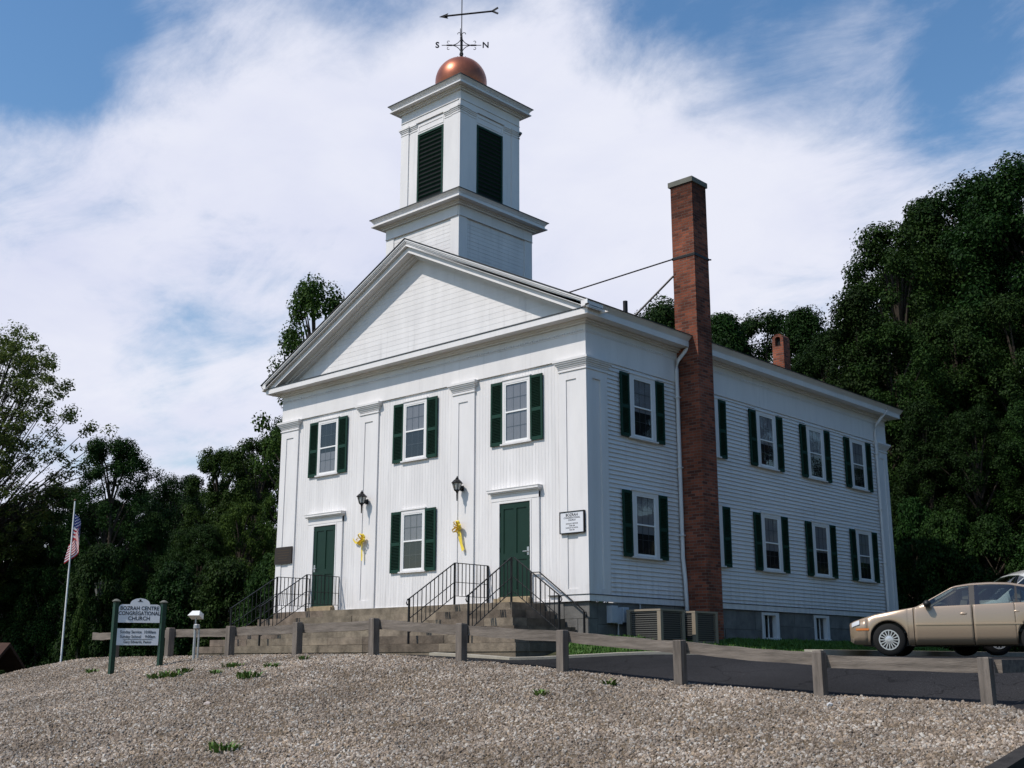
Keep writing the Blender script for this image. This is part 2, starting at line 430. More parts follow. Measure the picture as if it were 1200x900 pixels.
# ------------------------------------------------------------------ mesh helpers
class MB:
    """collects faces and links them as ONE mesh object"""
    def __init__(self): self.v = []; self.f = []; self.mi = []; self.cur = 0

    def add(self, vs, fs):
        o = len(self.v)
        self.v.extend([tuple(p) for p in vs])
        for f in fs:
            self.f.append(tuple(i + o for i in f)); self.mi.append(self.cur)
        return self

    def box(self, x0, x1, y0, y1, z0, z1):
        vs = [(x0, y0, z0), (x1, y0, z0), (x1, y1, z0), (x0, y1, z0), (x0, y0, z1), (x1, y0, z1), (x1, y1, z1), (x0, y1, z1)]
        return self.add(vs, [(0, 3, 2, 1), (4, 5, 6, 7), (0, 1, 5, 4), (1, 2, 6, 5), (2, 3, 7, 6), (3, 0, 4, 7)])

    def mbox(self, M, sx, sy, sz):
        vs = []
        for z in (-sz / 2, sz / 2):
            for x, y in ((-sx / 2, -sy / 2), (sx / 2, -sy / 2), (sx / 2, sy / 2), (-sx / 2, sy / 2)):
                vs.append(tuple(M @ Vector((x, y, z))))
        return self.add(vs, [(0, 3, 2, 1), (4, 5, 6, 7), (0, 1, 5, 4), (1, 2, 6, 5), (2, 3, 7, 6), (3, 0, 4, 7)])

    def bar(self, a, b, w, h=None, up=(0, 0, 1)):
        """rectangular bar from a to b"""
        a, b = Vector(a), Vector(b); h = h or w
        d = (b - a); ln = d.length; d.normalize()
        u = Vector(up)
        if abs(d.dot(u)) > 0.98: u = Vector((0, 1, 0))
        s = d.cross(u).normalized(); t = s.cross(d)
        M = Matrix((s, t, d)).transposed().to_4x4(); M.translation = (a + b) / 2
        return self.mbox(M, w, h, ln)

    def tube(self, pts, r, n=8, cap=True):
        pts = [Vector(p) for p in pts]
        rs = r if isinstance(r, (list, tuple)) else [r] * len(pts)
        rings = []
        for i, p in enumerate(pts):
            d = (pts[min(i + 1, len(pts) - 1)] - pts[max(i - 1, 0)]).normalized()
            u = Vector((0, 0, 1)) if abs(d.z) < 0.95 else Vector((0, 1, 0))
            s = d.cross(u).normalized(); t = s.cross(d)
            rings.append([p + (s * math.cos(k * 2 * math.pi / n) + t * math.sin(k * 2 * math.pi / n)) * rs[i] for k in range(n)])
        vs = [q for rg in rings for q in rg]; fs = []
        for i in range(len(pts) - 1):
            for k in range(n):
                fs.append((i * n + k, i * n + (k + 1) % n, (i + 1) * n + (k + 1) % n, (i + 1) * n + k))
        if cap:
            fs.append(tuple(range(n - 1, -1, -1))); fs.append(tuple((len(pts) - 1) * n + k for k in range(n)))
        return self.add(vs, fs)

    def lathe(self, prof, c=(0, 0, 0), n=16, axis='z'):
        """prof = [(r, h)...] bottom to top"""
        vs = []; fs = []
        for (r, h) in prof:
            for k in range(n):
                a = 2 * math.pi * k / n
                if axis == 'z': p = (c[0] + r * math.cos(a), c[1] + r * math.sin(a), c[2] + h)
                else: p = (c[0] + r * math.cos(a), c[1] + h, c[2] + r * math.sin(a))
                vs.append(p)
        for i in range(len(prof) - 1):
            for k in range(n):
                fs.append((i * n + k, i * n + (k + 1) % n, (i + 1) * n + (k + 1) % n, (i + 1) * n + k))
        fs.append(tuple(range(n - 1, -1, -1))); fs.append(tuple((len(prof) - 1) * n + k for k in range(n)))
        return self.add(vs, fs)

    def prism(self, poly, d):
        """closed 3-D polygon pushed along d"""
        n = len(poly); d = Vector(d)
        vs = [Vector(p) for p in poly] + [Vector(p) + d for p in poly]
        fs = [tuple(range(n - 1, -1, -1)), tuple(range(n, 2 * n))]
        for i in range(n): fs.append((i, (i + 1) % n, (i + 1) % n + n, i + n))
        return self.add(vs, fs)

    def build(self, name, m, parent=None, smooth=False, local=False):
        me = bpy.data.meshes.new(name)
        org = Vector((0, 0, 0)) if (parent is None or local) else ORG.get(parent.name, Vector((0, 0, 0)))
        v = np.array(self.v, dtype=float) - np.array(org)
        me.from_pydata(v.tolist(), [], self.f)
        ms = m if isinstance(m, (list, tuple)) else [m]
        for q in ms: me.materials.append(q)
        if len(ms) > 1: me.polygons.foreach_set('material_index', self.mi)
        if smooth: me.polygons.foreach_set('use_smooth', [True] * len(me.polygons))
        me.update()
        import bmesh
        bm = bmesh.new(); bm.from_mesh(me); bmesh.ops.recalc_face_normals(bm, faces=bm.faces); bm.to_mesh(me); bm.free()
        o = bpy.data.objects.new(name, me)
        COL.objects.link(o)
        if parent is not None: o.parent = parent
        ORG[o.name] = org
        return o


ORG = {}


def tag(o, label, cat, group=None, kind=None):
    o['label'] = label; o['category'] = cat
    if group: o['group'] = group
    if kind: o['kind'] = kind
    return o


def structure(o):
    o['kind'] = 'structure'
    return o


def thing(name, label, cat, loc=(0, 0, 0), rz=0.0, group=None):
    o = bpy.data.objects.new(name, None); COL.objects.link(o)
    o.empty_display_size = 0.2
    o.location = loc; o.rotation_euler = (0, 0, rz)
    ORG[o.name] = Vector(loc) if rz == 0 else Vector((0, 0, 0))
    return tag(o, label, cat, group)


def node(name, parent, loc, rz=0.0):
    """an Empty part inside a thing (its children are written in its own local space)"""
    o = bpy.data.objects.new(name, None); COL.objects.link(o); o.parent = parent
    o.empty_display_size = 0.1
    o.location = Vector(loc) - ORG.get(parent.name, Vector((0, 0, 0))); o.rotation_euler = (0, 0, rz)
    ORG[o.name] = Vector((0, 0, 0))
    return o


def copy_tree(o, parent=None):
    c = o.copy(); COL.objects.link(c)
    if parent is not None: c.parent = parent
    for ch in list(o.children): copy_tree(ch, c)
    return c


def text(body, size, m, parent, M, name='lettering', extrude=0.004, bold=0.0, space=1.0, xs=1.0):
    cu = bpy.data.curves.new('lettering', 'FONT')
    cu.body = body; cu.size = size; cu.align_x = 'CENTER'; cu.align_y = 'CENTER'
    cu.extrude = extrude; cu.offset = bold; cu.space_character = space; cu.resolution_u = 3
    to = bpy.data.objects.new('lettering', cu); COL.objects.link(to)
    dg = bpy.context.evaluated_depsgraph_get(); dg.update()
    me = bpy.data.meshes.new_from_object(to.evaluated_get(dg))
    bpy.data.objects.remove(to); bpy.data.curves.remove(cu)
    me.transform(M @ Matrix.Diagonal((xs, 1, 1, 1)))
    org = ORG.get(parent.name, Vector((0, 0, 0)))
    me.transform(Matrix.Translation(-org))
    me.materials.clear(); me.materials.append(m)
    o = bpy.data.objects.new(name, me); COL.objects.link(o); o.parent = parent
    ORG[o.name] = org
    return o


def sstep(a, b, x):
    t = np.clip((x - a) / (b - a), 0, 1)
    return t * t * (3 - 2 * t)


# ------------------------------------------------------------------ terrain
W, LG = 10.98, 14.69
FX0, FY0 = 9.583, -3.738                        # first fence post
FDX, FDY, FSP = -0.99934, -0.03623, 2.318       # fence direction and post spacing
FZ = [-1.79, -1.72, -1.60, -1.405, -1.235, -1.125, -1.115, -1.13, -1.145, -1.16, -1.2, -1.25]


def zf(x):
    k = (FX0 - np.asarray(x, float)) / (FSP * 0.99934)
    z = np.interp(k, range(len(FZ)), FZ)
    z = np.where(k < 0, FZ[0] - np.clip(-k, 0, 4) * 0.03, z)
    return z


def zg(x, y):
    """height of the ground at world x, y"""
    x = np.asarray(x, float); y = np.asarray(y, float)
    yf = FY0 + (x - FX0) * (FDY / FDX)
    base = zf(x)
    # yard side
    dx = np.maximum(np.maximum(x, -W - x), 0); dy = np.maximum(np.maximum(-y, y - LG), 0)
    d = np.hypot(dx, dy)
    zin = -0.78 - 0.30 * sstep(0.3, 2.2, d) - 0.012 * np.minimum(d, 30)
    front = sstep(0.6, -1.0, x) * sstep(0.5, -0.2, y)
    zin = zin * (1 - front) + (-1.06) * front
    b = sstep(0.0, 3.4, y - yf)
    zy = base * (1 - b) + zin * b
    # bank towards the street
    t = np.maximum(yf - y, 0)
    k = np.interp(x, [-12, -6, 0, 7, 11, 30], [0.235, 0.175, 0.15, 0.098, 0.09, 0.05])
    zb = base - k * t + 0.05 * sstep(0.1, 1.2, t) * sstep(14, 4, x)
    zb = np.maximum(zb, -2.86 - 0.02 * np.sqrt(np.maximum(t, 0)))
    z = np.where(y < yf, zb, zy)
    # the knoll falls away on the left
    fall = sstep(-12.6, -21, x)
    z = z * (1 - fall) + np.minimum(z, -2.0) * fall - 0.95 * fall
    return z


def hill(x, y):
    """wooded slope behind and to the right of the church"""
    x = np.asarray(x, float); y = np.asarray(y, float)
    a = sstep(22, 75, y + 0.25 * x) * 9.0
    b = sstep(26, 70, x + 0.2 * y) * 5.0
    return a * sstep(-60, -5, x) + b * sstep(-2, 20, y)


def zground(x, y):
    return zg(x, y) + hill(x, y)


def ground_sheet():
    def axis(lo, hi, fine_lo, fine_hi, st):
        a = list(np.arange(fine_lo, fine_hi + st / 2, st))
        s = st; p = fine_lo
        left = []
        while p > lo: s *= 1.35; p -= s; left.append(max(p, lo))
        s = st; p = fine_hi; right = []
        while p < hi: s *= 1.35; p += s; right.append(min(p, hi))
        return np.array(left[::-1] + a + right)
    xs = axis(-1400, 1400, -24, 18, 0.4); ys = axis(-1400, 1400, -20, 20, 0.4)
    X, Y = np.meshgrid(xs, ys)
    Z = zground(X, Y) - 0.035
    nx, ny = len(xs), len(ys)
    vs = np.stack([X, Y, Z], -1).reshape(-1, 3)
    i = np.arange(nx * ny).reshape(ny, nx)
    fs = np.stack([i[:-1, :-1], i[:-1, 1:], i[1:, 1:], i[1:, :-1]], -1).reshape(-1, 4)
    me = bpy.data.meshes.new('ground'); me.from_pydata(vs.tolist(), [], fs.tolist())
    me.materials.append(mat('ground_soil', (0.05, 0.05, 0.026), 0.95, 0.1, var=0.4, vscale=3, bump=0.6))
    me.polygons.foreach_set('use_smooth', [True] * len(me.polygons))
    o = bpy.data.objects.new('ground', me); COL.objects.link(o)
    structure(o)
    return o


def patch(name, m, A, B, nu, nv, off=0.0, noise=0.0, seed=0, drop=False):
    """sheet ruled between two ground curves A and B (lists of xy), following the terrain"""
    def resamp(P, n):
        P = np.array(P, float); s = np.r_[0, np.cumsum(np.hypot(*np.diff(P, axis=0).T))]
        q = np.linspace(0, s[-1], n)
        return np.stack([np.interp(q, s, P[:, 0]), np.interp(q, s, P[:, 1])], -1)
    a, b = resamp(A, nu), resamp(B, nu)
    t = np.linspace(0, 1, nv)[:, None, None]
    XY = a[None] * (1 - t) + b[None] * t
    Z = zground(XY[..., 0], XY[..., 1]) + off
    if noise:
        rg = np.random.RandomState(seed)
        c = rg.randn(*Z.shape)
        for _ in range(2):
            c = (c + np.roll(c, 1, 0) + np.roll(c, -1, 0) + np.roll(c, 1, 1) + np.roll(c, -1, 1)) / 3
        Z = Z + c * noise
    vs = np.concatenate([XY, Z[..., None]], -1).reshape(-1, 3)
    i = np.arange(nu * nv).reshape(nv, nu)
    fs = np.stack([i[:-1, :-1], i[:-1, 1:], i[1:, 1:], i[1:, :-1]], -1).reshape(-1, 4)
    me = bpy.data.meshes.new(name); me.from_pydata(vs.tolist(), [], fs.tolist()); me.materials.append(m)
    me.polygons.foreach_set('use_smooth', [True] * len(me.polygons))
    me.update()
    if me.polygons[0].normal.z < 0: me.flip_normals()
    o = bpy.data.objects.new(name, me); COL.objects.link(o)
    return o


def yfence(x): return FY0 + (x - FX0) * (FDY / FDX)


ground_sheet()
KERB = [(-1.7, -2.98), (0.5, -2.97), (1.2, -2.0), (2.0, -0.9), (2.9, 0.15), (3.7, 1.25), (4.0, 2.4), (4.0, 6.0), (4.0, 18.0)]
# driveway: from the gravel's edge to the kerb, and the parking area to the right
drive = patch('driveway', ASPH,
              [(-3.6, yfence(-3.6) + 0.32), (0.0, yfence(0) + 0.30), (5.0, yfence(5) + 0.26), (9.6, yfence(9.6) + 0.25), (11.9, -6.0), (12.5, -11.0)],
              [(-3.3, -3.22), (0.5, -2.95), (2.1, -0.8), (2.95, 0.2), (4.05, 2.0), (4.1, 20.0)], 60, 24, 0.004)
structure(drive)
park = patch('parking_lot', ASPH, [(12.5, -11.0), (11.9, -6.0), (9.6, yfence(9.6) + .25), (4.1, 20.0)],
             [(26, -12), (26, -4), (26, 2), (20, 22)], 50, 30, 0.003)
structure(park)
bank = patch('gravel_bed', DIRT,
             [(-17, yfence(-17) + .25), (-10, yfence(-10) + .25), (-3.6, yfence(-3.6) + 0.34), (0.0, yfence(0) + 0.31), (5.0, yfence(5) + 0.27), (9.6, yfence(9.6) + 0.26), (11.15, -5.2)],
             [(-17, -13), (-10, -15), (-3.6, -16), (0, -16.5), (5, -16), (9.5, -14), (11.5, -11.6)], 90, 50, 0.0, 0.006, 3)
structure(bank)


def gravel_material():
    m = bpy.data.materials.new('gravel_stone'); m.use_nodes = True
    nt = m.node_tree; N, L = nt.nodes, nt.links
    b = N['Principled BSDF']; b.inputs['Roughness'].default_value = 0.85; b.inputs['Specular IOR Level'].default_value = 0.25
    oi = N.new('ShaderNodeObjectInfo')
    cr = N.new('ShaderNodeValToRGB')
    el = cr.color_ramp.elements
    el[0].position = 0.0; el[0].color = (0.140, 0.108, 0.082, 1)
    el[1].position = 1.0; el[1].color = (0.50, 0.465, 0.41, 1)
    for p, c in ((0.25, (0.245, 0.192, 0.148)), (0.5, (0.30, 0.255, 0.212)), (0.68, (0.36, 0.27, 0.185)), (0.86, (0.41, 0.365, 0.315))):
        e = el.new(p); e.color = (*c, 1)
    L.new(oi.outputs['Random'], cr.inputs[0])
    # broad patches where the stone is browner and darker
    tc = N.new('ShaderNodeNewGeometry'); n = N.new('ShaderNodeTexNoise'); n.inputs['Scale'].default_value = 0.55; n.inputs['Detail'].default_value = 4
    L.new(tc.outputs['Position'], n.inputs['Vector'])
    mr = N.new('ShaderNodeMapRange'); mr.inputs['From Min'].default_value = 0.35; mr.inputs['From Max'].default_value = 0.65
    mr.inputs['To Min'].default_value = 0.70; mr.inputs['To Max'].default_value = 1.08
    L.new(n.outputs['Fac'], mr.inputs['Value'])
    hs = N.new('ShaderNodeHueSaturation'); L.new(cr.outputs[0], hs.inputs['Color']); L.new(mr.outputs[0], hs.inputs['Value'])
    # brown soil clings to the stones in places
    n2 = N.new('ShaderNodeTexNoise'); n2.inputs['Scale'].default_value = 0.9; n2.inputs['Detail'].default_value = 7; n2.inputs['Roughness'].default_value = 0.65
    L.new(tc.outputs['Position'], n2.inputs['Vector'])
    m2 = N.new('ShaderNodeMapRange'); m2.inputs['From Min'].default_value = 0.52; m2.inputs['From Max'].default_value = 0.70; m2.inputs['To Max'].default_value = 0.65
    L.new(n2.outputs['Fac'], m2.inputs['Value'])
    mx = N.new('ShaderNodeMix'); mx.data_type = 'RGBA'; L.new(m2.outputs[0], mx.inputs['Factor'])
    L.new(hs.outputs[0], mx.inputs['A']); mx.inputs['B'].default_value = (0.135, 0.095, 0.06, 1)
    L.new(mx.outputs['Result'], b.inputs['Base Color'])
    return m


def scatter(host, inst_objs, density, smin, smax, m, seed, align=False, patchy=0.0):
    """geometry-nodes scatter of small meshes over a host sheet (for uncountable stuff only)"""
    ng = bpy.data.node_groups.new('scatter', 'GeometryNodeTree')
    ng.interface.new_socket('Geometry', in_out='INPUT', socket_type='NodeSocketGeometry')
    ng.interface.new_socket('Geometry', in_out='OUTPUT', socket_type='NodeSocketGeometry')
    N, L = ng.nodes, ng.links
    gi = N.new('NodeGroupInput'); go = N.new('NodeGroupOutput')
    dp = N.new('GeometryNodeDistributePointsOnFaces'); dp.inputs['Density'].default_value = density; dp.inputs['Seed'].default_value = seed
    L.new(gi.outputs[0], dp.inputs['Mesh'])
    if patchy:
        tn = N.new('ShaderNodeTexNoise'); tn.inputs['Scale'].default_value = 0.75; tn.inputs['Detail'].default_value = 5; tn.inputs['Roughness'].default_value = 0.62
        po = N.new('GeometryNodeInputPosition'); L.new(po.outputs[0], tn.inputs['Vector'])
        mr = N.new('ShaderNodeMapRange'); mr.inputs['From Min'].default_value = 0.34; mr.inputs['From Max'].default_value = 0.50
        mr.inputs['To Min'].default_value = density * (1 - patchy); mr.inputs['To Max'].default_value = density
        L.new(tn.outputs['Fac'], mr.inputs['Value']); L.new(mr.outputs[0], dp.inputs['Density'])
    ip = N.new('GeometryNodeInstanceOnPoints')
    L.new(dp.outputs['Points'], ip.inputs['Points'])
    j = N.new('GeometryNodeJoinGeometry')
    for me in inst_objs:
        oi = N.new('GeometryNodeObjectInfo'); oi.inputs['Object'].default_value = me
        oi.inputs['As Instance'].default_value = True
        L.new(oi.outputs['Geometry'], j.inputs[0])
    L.new(j.outputs[0], ip.inputs['Instance'])
    ip.inputs['Pick Instance'].default_value = True
    rr = N.new('FunctionNodeRandomValue'); rr.data_type = 'FLOAT_VECTOR'
    lim = 6.283 if not align else 0.35
    rr.inputs['Min'].default_value = (-lim if align else 0, -lim if align else 0, 0); rr.inputs['Max'].default_value = (lim, lim, 6.283)
    L.new(rr.outputs['Value'], ip.inputs['Rotation'])
    rs = N.new('FunctionNodeRandomValue'); rs.data_type = 'FLOAT'
    rs.inputs[2].default_value = 0.0; rs.inputs[3].default_value = 1.0; rs.inputs['Seed'].default_value = 5
    pw = N.new('ShaderNodeMath'); pw.operation = 'POWER'; pw.inputs[1].default_value = 2.4
    L.new(rs.outputs[1], pw.inputs[0])
    ma = N.new('ShaderNodeMath'); ma.operation = 'MULTIPLY_ADD'; ma.inputs[1].default_value = smax - smin; ma.inputs[2].default_value = smin
    L.new(pw.outputs[0], ma.inputs[0]); L.new(ma.outputs[0], ip.inputs['Scale'])
    if patchy:
        jn = N.new('GeometryNodeJoinGeometry'); L.new(gi.outputs[0], jn.inputs[0]); L.new(ip.outputs[0], jn.inputs[0]); L.new(jn.outputs[0], go.inputs[0])
    else: L.new(ip.outputs[0], go.inputs[0])
    md = host.modifiers.new('scatter', 'NODES'); md.node_group = ng


# ------------------------------------------------------------------ gravel stones
def stone_mesh(seed):
    import bmesh
    rg = random.Random(seed)
    bm = bmesh.new(); bmesh.ops.create_icosphere(bm, subdivisions=1, radius=0.5)
    sx, sy, sz = rg.uniform(.8, 1.25), rg.uniform(.65, 1.0), rg.uniform(.5, .8)
    for v in bm.verts:
        k = rg.uniform(0.78, 1.12)
        v.co = Vector((v.co.x * sx * k, v.co.y * sy * k, v.co.z * sz * k))
    me = bpy.data.meshes.new('stone'); bm.to_mesh(me); bm.free()
    me.materials.append(GRAVEL)
    return me


GRAVEL = gravel_material()
SEED_POOL = bpy.data.collections.new('seed_shapes')     # never linked: the shapes stuff is scattered from


def seed_obj(me):
    o = bpy.data.objects.new(me.name, me); SEED_POOL.objects.link(o)
    return o


stones = [seed_obj(stone_mesh(s)) for s in range(5)]
gravel = patch('gravel', DIRT,
               [(-16.5, yfence(-16.5) + .2), (-10, yfence(-10) + .22), (-3.6, yfence(-3.6) + 0.30), (0.0, yfence(0) + 0.27), (5.0, yfence(5) + 0.24), (9.6, yfence(9.6) + 0.22), (11.12, -5.2)],
               [(-16.5, -13), (-10, -14), (-3.6, -14.5), (0, -14.5), (5, -13.5), (9.5, -12), (11.42, -11.0)], 40, 30, 0.014)
tag(gravel, 'loose grey and tan crushed stone covering the bank before the fence', 'gravel', kind='stuff')
scatter(gravel, stones, 1080, 0.022, 0.074, GRAVEL, 2, patchy=0.7)

# ------------------------------------------------------------------ lawn strip beside the church
lawn = patch('lawn', GRASSB, [(0.02, -0.9), (0.02, 3.0), (0.02, 8.0), (0.02, 16.0)],
             [(1.1, -1.9), (2.85, 0.25), (3.6, 3.5), (3.6, 16.0)], 40, 14, 0.006)
structure(lawn)


def blade_mesh(seed, n=14, h=0.09, sp=0.06, m=None):
    rg = random.Random(seed); b = MB()
    for _ in range(n):
        x, y = rg.uniform(-sp, sp), rg.uniform(-sp, sp); a = rg.uniform(0, 6.28); hh = h * rg.uniform(.5, 1.2)
        lx, ly = math.cos(a) * hh * rg.uniform(.1, .7), math.sin(a) * hh * rg.uniform(.1, .7); w = hh * .07 + .003
        px, py = -math.sin(a) * w, math.cos(a) * w
        b.add([(x - px, y - py, 0), (x + px, y + py, 0), (x + lx * .5 + px * .7, y + ly * .5 + py * .7, hh * .62),
               (x + lx * .5 - px * .7, y + ly * .5 - py * .7, hh * .62), (x + lx, y + ly, hh)],
              [(0, 1, 2, 3), (3, 2, 4)])
    me = bpy.data.meshes.new('blades'); me.from_pydata(b.v, [], b.f); me.materials.append(m or GRASS)
    return me


tufts = [seed_obj(blade_mesh(s)) for s in range(4)]
turf = patch('lawn_grass', GRASSB, [(0.04, -0.9), (0.04, 3.0), (0.04, 8.0), (0.04, 15.0)],
             [(0.95, -1.75), (2.7, 0.35), (3.5, 3.5), (3.5, 15.0)], 20, 10, 0.004)
tag(turf, 'short green grass strip along the shaded side wall of the church', 'grass', kind='stuff')
scatter(turf, tufts, 170, 0.6, 1.2, GRASS, 4, True)
verge = patch('verge_grass', DIRT, [(11.8, -11.5), (11.66, -8.5), (11.45, -6.2), (11.33, -5.0)],
              [(12.6, -11.5), (12.4, -8.5), (12.0, -6.2), (11.7, -5.0)], 20, 8, 0.012)
tag(verge, 'sparse dry grass verge outside the black edging in the corner', 'grass', kind='stuff')
scatter(verge, tufts, 16, 0.5, 1.0, WEED, 9, True)


def kerb_strip(name, pts, w, h, m):
    """raised concrete walk edge along a ground polyline, offset to its left side"""
    P = np.array(pts, float); b = MB()
    s = np.r_[0, np.cumsum(np.hypot(*np.diff(P, axis=0).T))]; q = np.linspace(0, s[-1], int(s[-1] / 0.5))
    P = np.stack([np.interp(q, s, P[:, 0]), np.interp(q, s, P[:, 1])], -1)
    T = np.gradient(P, axis=0); T /= np.linalg.norm(T, axis=1)[:, None]; Nn = np.stack([-T[:, 1], T[:, 0]], -1)
    ww = np.interp(q, [0, s[-1]], w) if isinstance(w, tuple) else w * np.ones(len(q))
    vs = []; fs = []
    for i in range(len(P)):
        z = float(zground(*P[i]))
        o = P[i] + Nn[i] * ww[i]
        vs += [(P[i][0], P[i][1], z - .06), (P[i][0], P[i][1], z + h), (o[0], o[1], z + h + 0.01), (o[0], o[1], z - .06)]
    for i in range(len(P) - 1):
        for k in range(4): fs.append((i * 4 + k, i * 4 + (k + 1) % 4, i * 4 + 4 + (k + 1) % 4, i * 4 + 4 + k))
    fs += [(0, 1, 2, 3), tuple(len(vs) - 4 + k for k in (3, 2, 1, 0))]
    b.add(vs, fs)
    return b.build(name, m)


structure(kerb_strip('kerb', KERB[:7], 0.16, 0.05, CONC))
structure(kerb_strip('sidewalk', [(4.0, 2.46), (4.0, 6.0), (4.0, 18.0)], 0.42, 0.12, CONC))
edge = kerb_strip('edging', [(11.62, -11.6), (11.48, -8.6), (11.26, -6.3), (11.15, -5.0)], 0.16, 0.09, KERBB)
structure(edge)

# ------------------------------------------------------------------ THE CHURCH
church = thing('church', 'white clapboard church with pedimented front, belfry and green shutters', 'church', (0, 0, 0))
PR = 0.045            # how far pilasters and frieze stand out from the boards
ZA, ZS = 5.30, 6.13   # bottom of the frieze, soffit of the cornice
PW = 0.735            # pilaster width


def stone_courses(mb, x0, x1, y0, y1, z0, z1, rows, seed, bl=(0.6, 1.3), gap=0.006, faces='front'):
    """rows of separate blocks; used for foundations (thickness given by the other axis)"""
    rg = random.Random(seed)
    zs = np.linspace(z0, z1, rows + 1)
    along_x = (x1 - x0) > (y1 - y0)
    lo, hi = (x0, x1) if along_x else (y0, y1)
    for i in range(rows):
        p = lo
        while p < hi - 1e-6:
            q = min(hi, p + rg.uniform(*bl))
            if hi - q < 0.3: q = hi
            j = rg.uniform(-.006, .006)
            if along_x: mb.box(p + gap, q - gap, y0 + j, y1, zs[i] + gap * .6, zs[i + 1] - gap * .6)
            else: mb.box(x0, x1 + j, p + gap, q - gap, zs[i] + gap * .6, zs[i + 1] - gap * .6)
            p = q
    return mb


# foundation
m = MB()
m.box(-W + .25, -.25, .25, LG - .25, -1.5, -0.01)
stone_courses(m, -W + .02, -0.0, 0.01, 0.28, -1.4, -0.012, 4, 11)
stone_courses(m, -0.3, -0.012, 0.29, 6.9, -1.4, -0.012, 3, 12)
stone_courses(m, -0.3, -0.012, 6.9, LG - .02, -1.4, -0.72, 2, 13)
for a, b_, s in ((6.9 + .87, 9.58, 14), (9.58 + .87, LG - .02, 15)): stone_courses(m, -0.3, -0.012, a, b_, -0.72, -0.012, 2, s)
m.box(-W + .02, -W + .3, 0.3, LG - .02, -1.5, -0.012)
m.box(-W + .3, -.3, LG - .3, LG - .02, -1.5, -0.012)
m.build('foundation', FOUND, church)


def front_boards(b, x0, x1, y, z0, z1, bw=0.098, horizontal=False, topf=None):
    """grooved boards; vertical on the front wall"""
    n = int(round((x1 - x0) / bw)); bw = (x1 - x0) / n; g = 0.0022
    for i in range(n):
        a, c = x0 + i * bw, x0 + (i + 1) * bw
        b.add([(a, y + .006, z0), (a + g, y, z0), (c - g, y, z0), (c, y + .006, z0),
               (a, y + .006, z1), (a + g, y, z1), (c - g, y, z1), (c, y + .006, z1)],
              [(0, 1, 5, 4), (1, 2, 6, 5), (2, 3, 7, 6), (0, 3, 2, 1), (4, 5, 6, 7), (0, 4, 7, 3)])


b = MB()
front_boards(b, -W + .02, -0.02, 0.0, 0.0, ZA + .05)
b.build('front_wall', BOARD, church)


def clapboards(b, axis_pos, lo, hi, z0, z1, side, ex=0.098):
    """lapped boards on a wall; side '+x', '-x' or '+y'"""
    n = int(round((z1 - z0) / ex)); ex = (z1 - z0) / n
    for i in range(n):
        z = z0 + i * ex
        pr_ = [(0.030, z + .004), (0.026, z), (0.002, z + .001), (0.002, z + ex), ]
        vs = []
        for t in (lo, hi):
            for o, zz in pr_:
                if side == '+x': vs.append((axis_pos + o, t, zz))
                elif side == '-x': vs.append((axis_pos - o, t, zz))
                else: vs.append((t, axis_pos + o, zz))
        b.add(vs, [(0, 1, 5, 4), (1, 2, 6, 5), (2, 3, 7, 6), (3, 0, 4, 7), (0, 3, 2, 1), (4, 5, 6, 7)])


b = MB(); clapboards(b, 0.0, 0.68, LG - 0.68, 0.13, ZA + .03, '+x'); b.build('side_wall', CLAP, church)
b = MB(); clapboards(b, -W, 0.68, LG - 0.68, 0.13, ZA + .03, '-x'); b.build('side_wall', CLAP, church)
b = MB(); clapboards(b, LG, -W, 0.0, 0.13, ZS, '+y'); b.build('rear_wall', CLAP, church)

# water table with its dark flashing
b = MB()
b.box(-W + .72, -PW, -0.03, 0.02, 0.0, 0.05)
b.box(0.0, 0.034, 0.69, LG - .69, 0.0, 0.128); b.box(-W - .034, -W, 0.69, LG - .69, 0.0, 0.128)
b.box(-PW - .0, 0.060, -0.060, 0.0, 0.0, 0.128); b.box(0.0, 0.060, 0.0, 0.70, 0.0, 0.128)
b.box(0.0, 0.06, LG - .70, LG + .06, 0.0, 0.128)
b.build('water_table', WHITE, church)
b = MB()
b.box(0.0, 0.046, 0.705, LG - .705, 0.129, 0.146)
b.box(-PW - .35, 0.070, -0.070, 0.0, 0.129, 0.144); b.box(0.0, 0.070, 0.0, 0.70, 0.129, 0.144)
b.build('drip_flashing', DARKMETAL, church)


def pilaster(x0, x1, y0, y1, front=True, side=False, name='pilaster', flip=1, end='near'):
    """classical pilaster: shaft with sunk panel, necking and moulded cap. front face at y=-PR or side face at x=+PR"""
    b = MB()
    zt = ZA

    def shaft_face(lo, hi, axis):
        # frame of boards round a sunk panel
        w = hi - lo; m0, m1 = lo + .20, hi - .22
        segs = [(lo, m0, 0.0, zt), (m1, hi, 0.0, zt), (m0, m1, 4.83, zt), (m0, m1, 0.0, 0.24)]
        for a, c, z0, z1 in segs:
            if axis == 'f': b.box(a, c, -PR, 0.0, z0, z1)
            else: b.box(0.0, PR, a, c, z0, z1)
        if axis == 'f': b.box(m0, m1, -PR + .022, 0.0, .24, 4.83)
        else: b.box(0, PR - .022, m0, m1, .24, 4.83)
    if front: shaft_face(x0, x1, 'f')
    if side: shaft_face(y0, y1, 's')
    # neck moulding and cap steps (each a little further out)
    for z0, z1, o in ((5.03, 5.065, .022), (5.10, 5.135, .016), (5.135, 5.175, .035), (5.175, 5.215, .06), (5.215, 5.25, .085), (5.25, 5.305, .105)):
        xr = x1 + (o if not side else PR + o)
        if front: b.box(x0 - o, xr, -PR - o, 0.001, z0, z1)
        if side: b.box(0.001, PR + o, (0.001 if end == 'near' else y0 - o), (y1 + o if end == 'near' else y1 + .04 + o), z0, z1)
    return b.build(name, WHITE, church)


